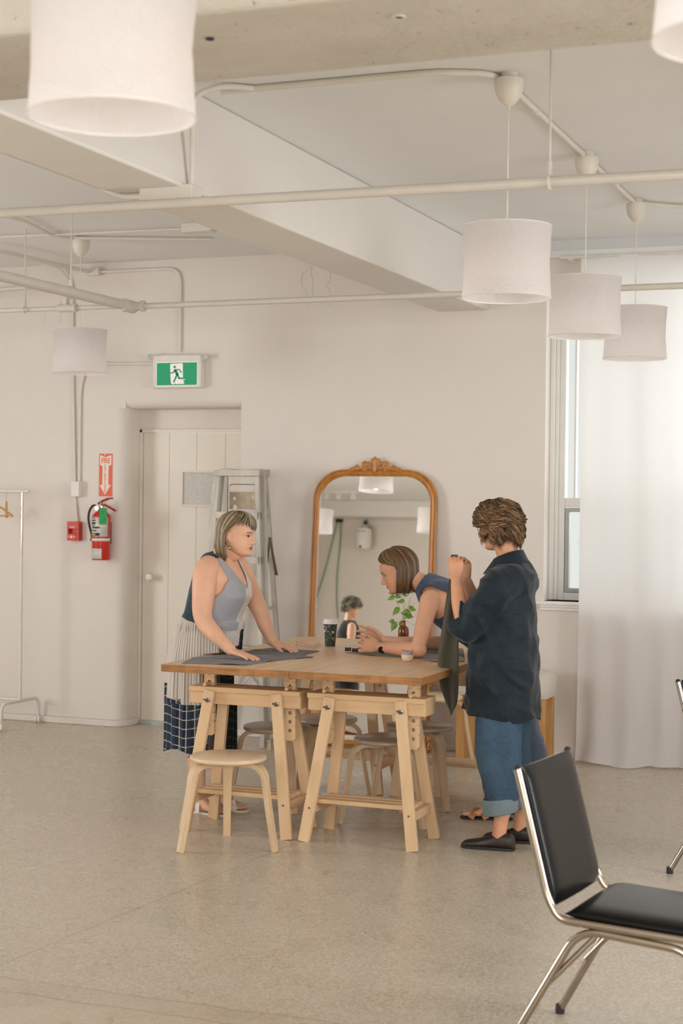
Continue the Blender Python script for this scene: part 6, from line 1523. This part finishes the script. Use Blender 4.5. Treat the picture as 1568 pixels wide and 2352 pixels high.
def keepD(c):
    q = c - FXY; l = np.abs(q @ RD); f_ = q @ GD
    return (c[:, 2] > .50) & (c[:, 2] < 1.268) & ~((l > .125) & ((c[:, 2] - 1.14) ** 2 / .075 ** 2 + f_ ** 2 / .055 ** 2 < 1)) & ~((l > .145) & (c[:, 2] > 1.19))
T.fuse('black_dress', .007, 4, keep=keepD, disp=swap(1, .010), mats=('blacktop',), parent=Dp, thick=.003)
for s in (-1, 1): shoe(Dp, FXY + RD * s * .085, GD, .235, .042, .05, 'redshoe')
hair(HD, Dp, HAIR['d'], lambda ph: 1.365 if abs(ph) > 100 else 1.41, n=1500, face=62, fringe=lambda p: 22, sweep=lambda p: p, inflate=1.10, curl=.010, seed=4, inward=.0, vol=.12, rad=.0018, layers=True)
yw_ = YF + .02
p = mir(835, 1237, Y=YF + .15)
Cn = thing('plastic_tank', 'white barrel-shaped plastic tank hung high on the wall, seen in the mirror', 'tank', (p[0], YF + .15, p[2] - .17))
MB().lathe([(.05, -.17), (.10, -.16), (.118, -.12), (.12, 0), (.118, .12), (.10, .155), (.05, .165)], p, 32).build('tank_body', 'canister', Cn)
MB().box(p[0] - .06, p[0] + .06, YF, YF + .06, p[2] - .1, p[2] + .2).build('wall_bracket', 'steel', Cn)
MB().lathe([(.052, .165), (.052, .185), (.001, .187)], p, 24).build('tank_cap', 'frame_grey', Cn)
MB().lathe([(.018, 0), (.018, .02), (.01, .03), (.001, .03)], p + V3(.0, .11, -.135), 14, ax=(V3(1, 0, 0), V3(0, 0, 1), V3(0, 1, 0))).build('tap', 'greencable', Cn)
MB().box(p[0] - .06, p[0] + .06, YF + .262, YF + .272, p[2] + .095, p[2] + .102).build('print_line', 'greencable', Cn)
for pts, lab in ((((775, 1195), (764, 1240), (752, 1290), (740, 1332), (726, 1375), (714, 1412)), 'green cable hanging in a slant on the far wall, leftmost in the mirror'), (((783, 1195), (781, 1250), (775, 1310), (773, 1370), (776, 1420)), 'green cable hanging straight down the far wall beside the slanted one in the mirror')):
    P = [mir(*q, Y=YF + .03) for q in pts]
    Gc = thing('hanging_cable', lab, 'cable', tuple(P[0]), 'green cables on the far wall')
    MB().tube(spline(P, 8), .008, 8).build('cable', 'greencable', Gc); MB().beam(P[0] + V3(0, 0, .06), P[0] + V3(0, 0, -.03), .05, .03, (0, 1, 0)).build('plug', 'rubber', Gc)
P0 = mir(840, 1183, Y=YF + .05); P1 = mir(840, 1197, Y=YF + .05)
MB().tube([P0, P1], .008, 8); ho_ = MB().tube([P0, P1], .008, 8).beam(P1, P1 - V3(0, 0, .05), .05, .04, (0, 1, 0)).build('hanging_plug', 'rubber', None); solo(ho_, tuple(P1), 'short black hanging plug above the white tank in the mirror', 'cable')
tp0 = mir(740, 1133, Y=-.8); 
TL = thing('track_light', 'white ceiling track with three spot heads, seen in the mirror top left', 'ceiling light', (tp0[0], -.8, CZ))
MB().box(mir(740, 1133, Y=-.8)[0], mir(825, 1133, Y=-.8)[0], -.82, -.78, CZ - .03, CZ).build('track', 'white', TL)
for px_ in (751, 779, 812):
    q = mir(px_, 1140, Y=-.8); MB().tube([(q[0], -.8, CZ - .03), (q[0], -.8, q[2] + .06)], .008, 8).lathe([(.02, .06), (.035, .05), (.045, -.05), (.04, -.05), (.001, -.03)], (q[0], -.8, q[2]), 20).build('spot_head', 'white', TL)
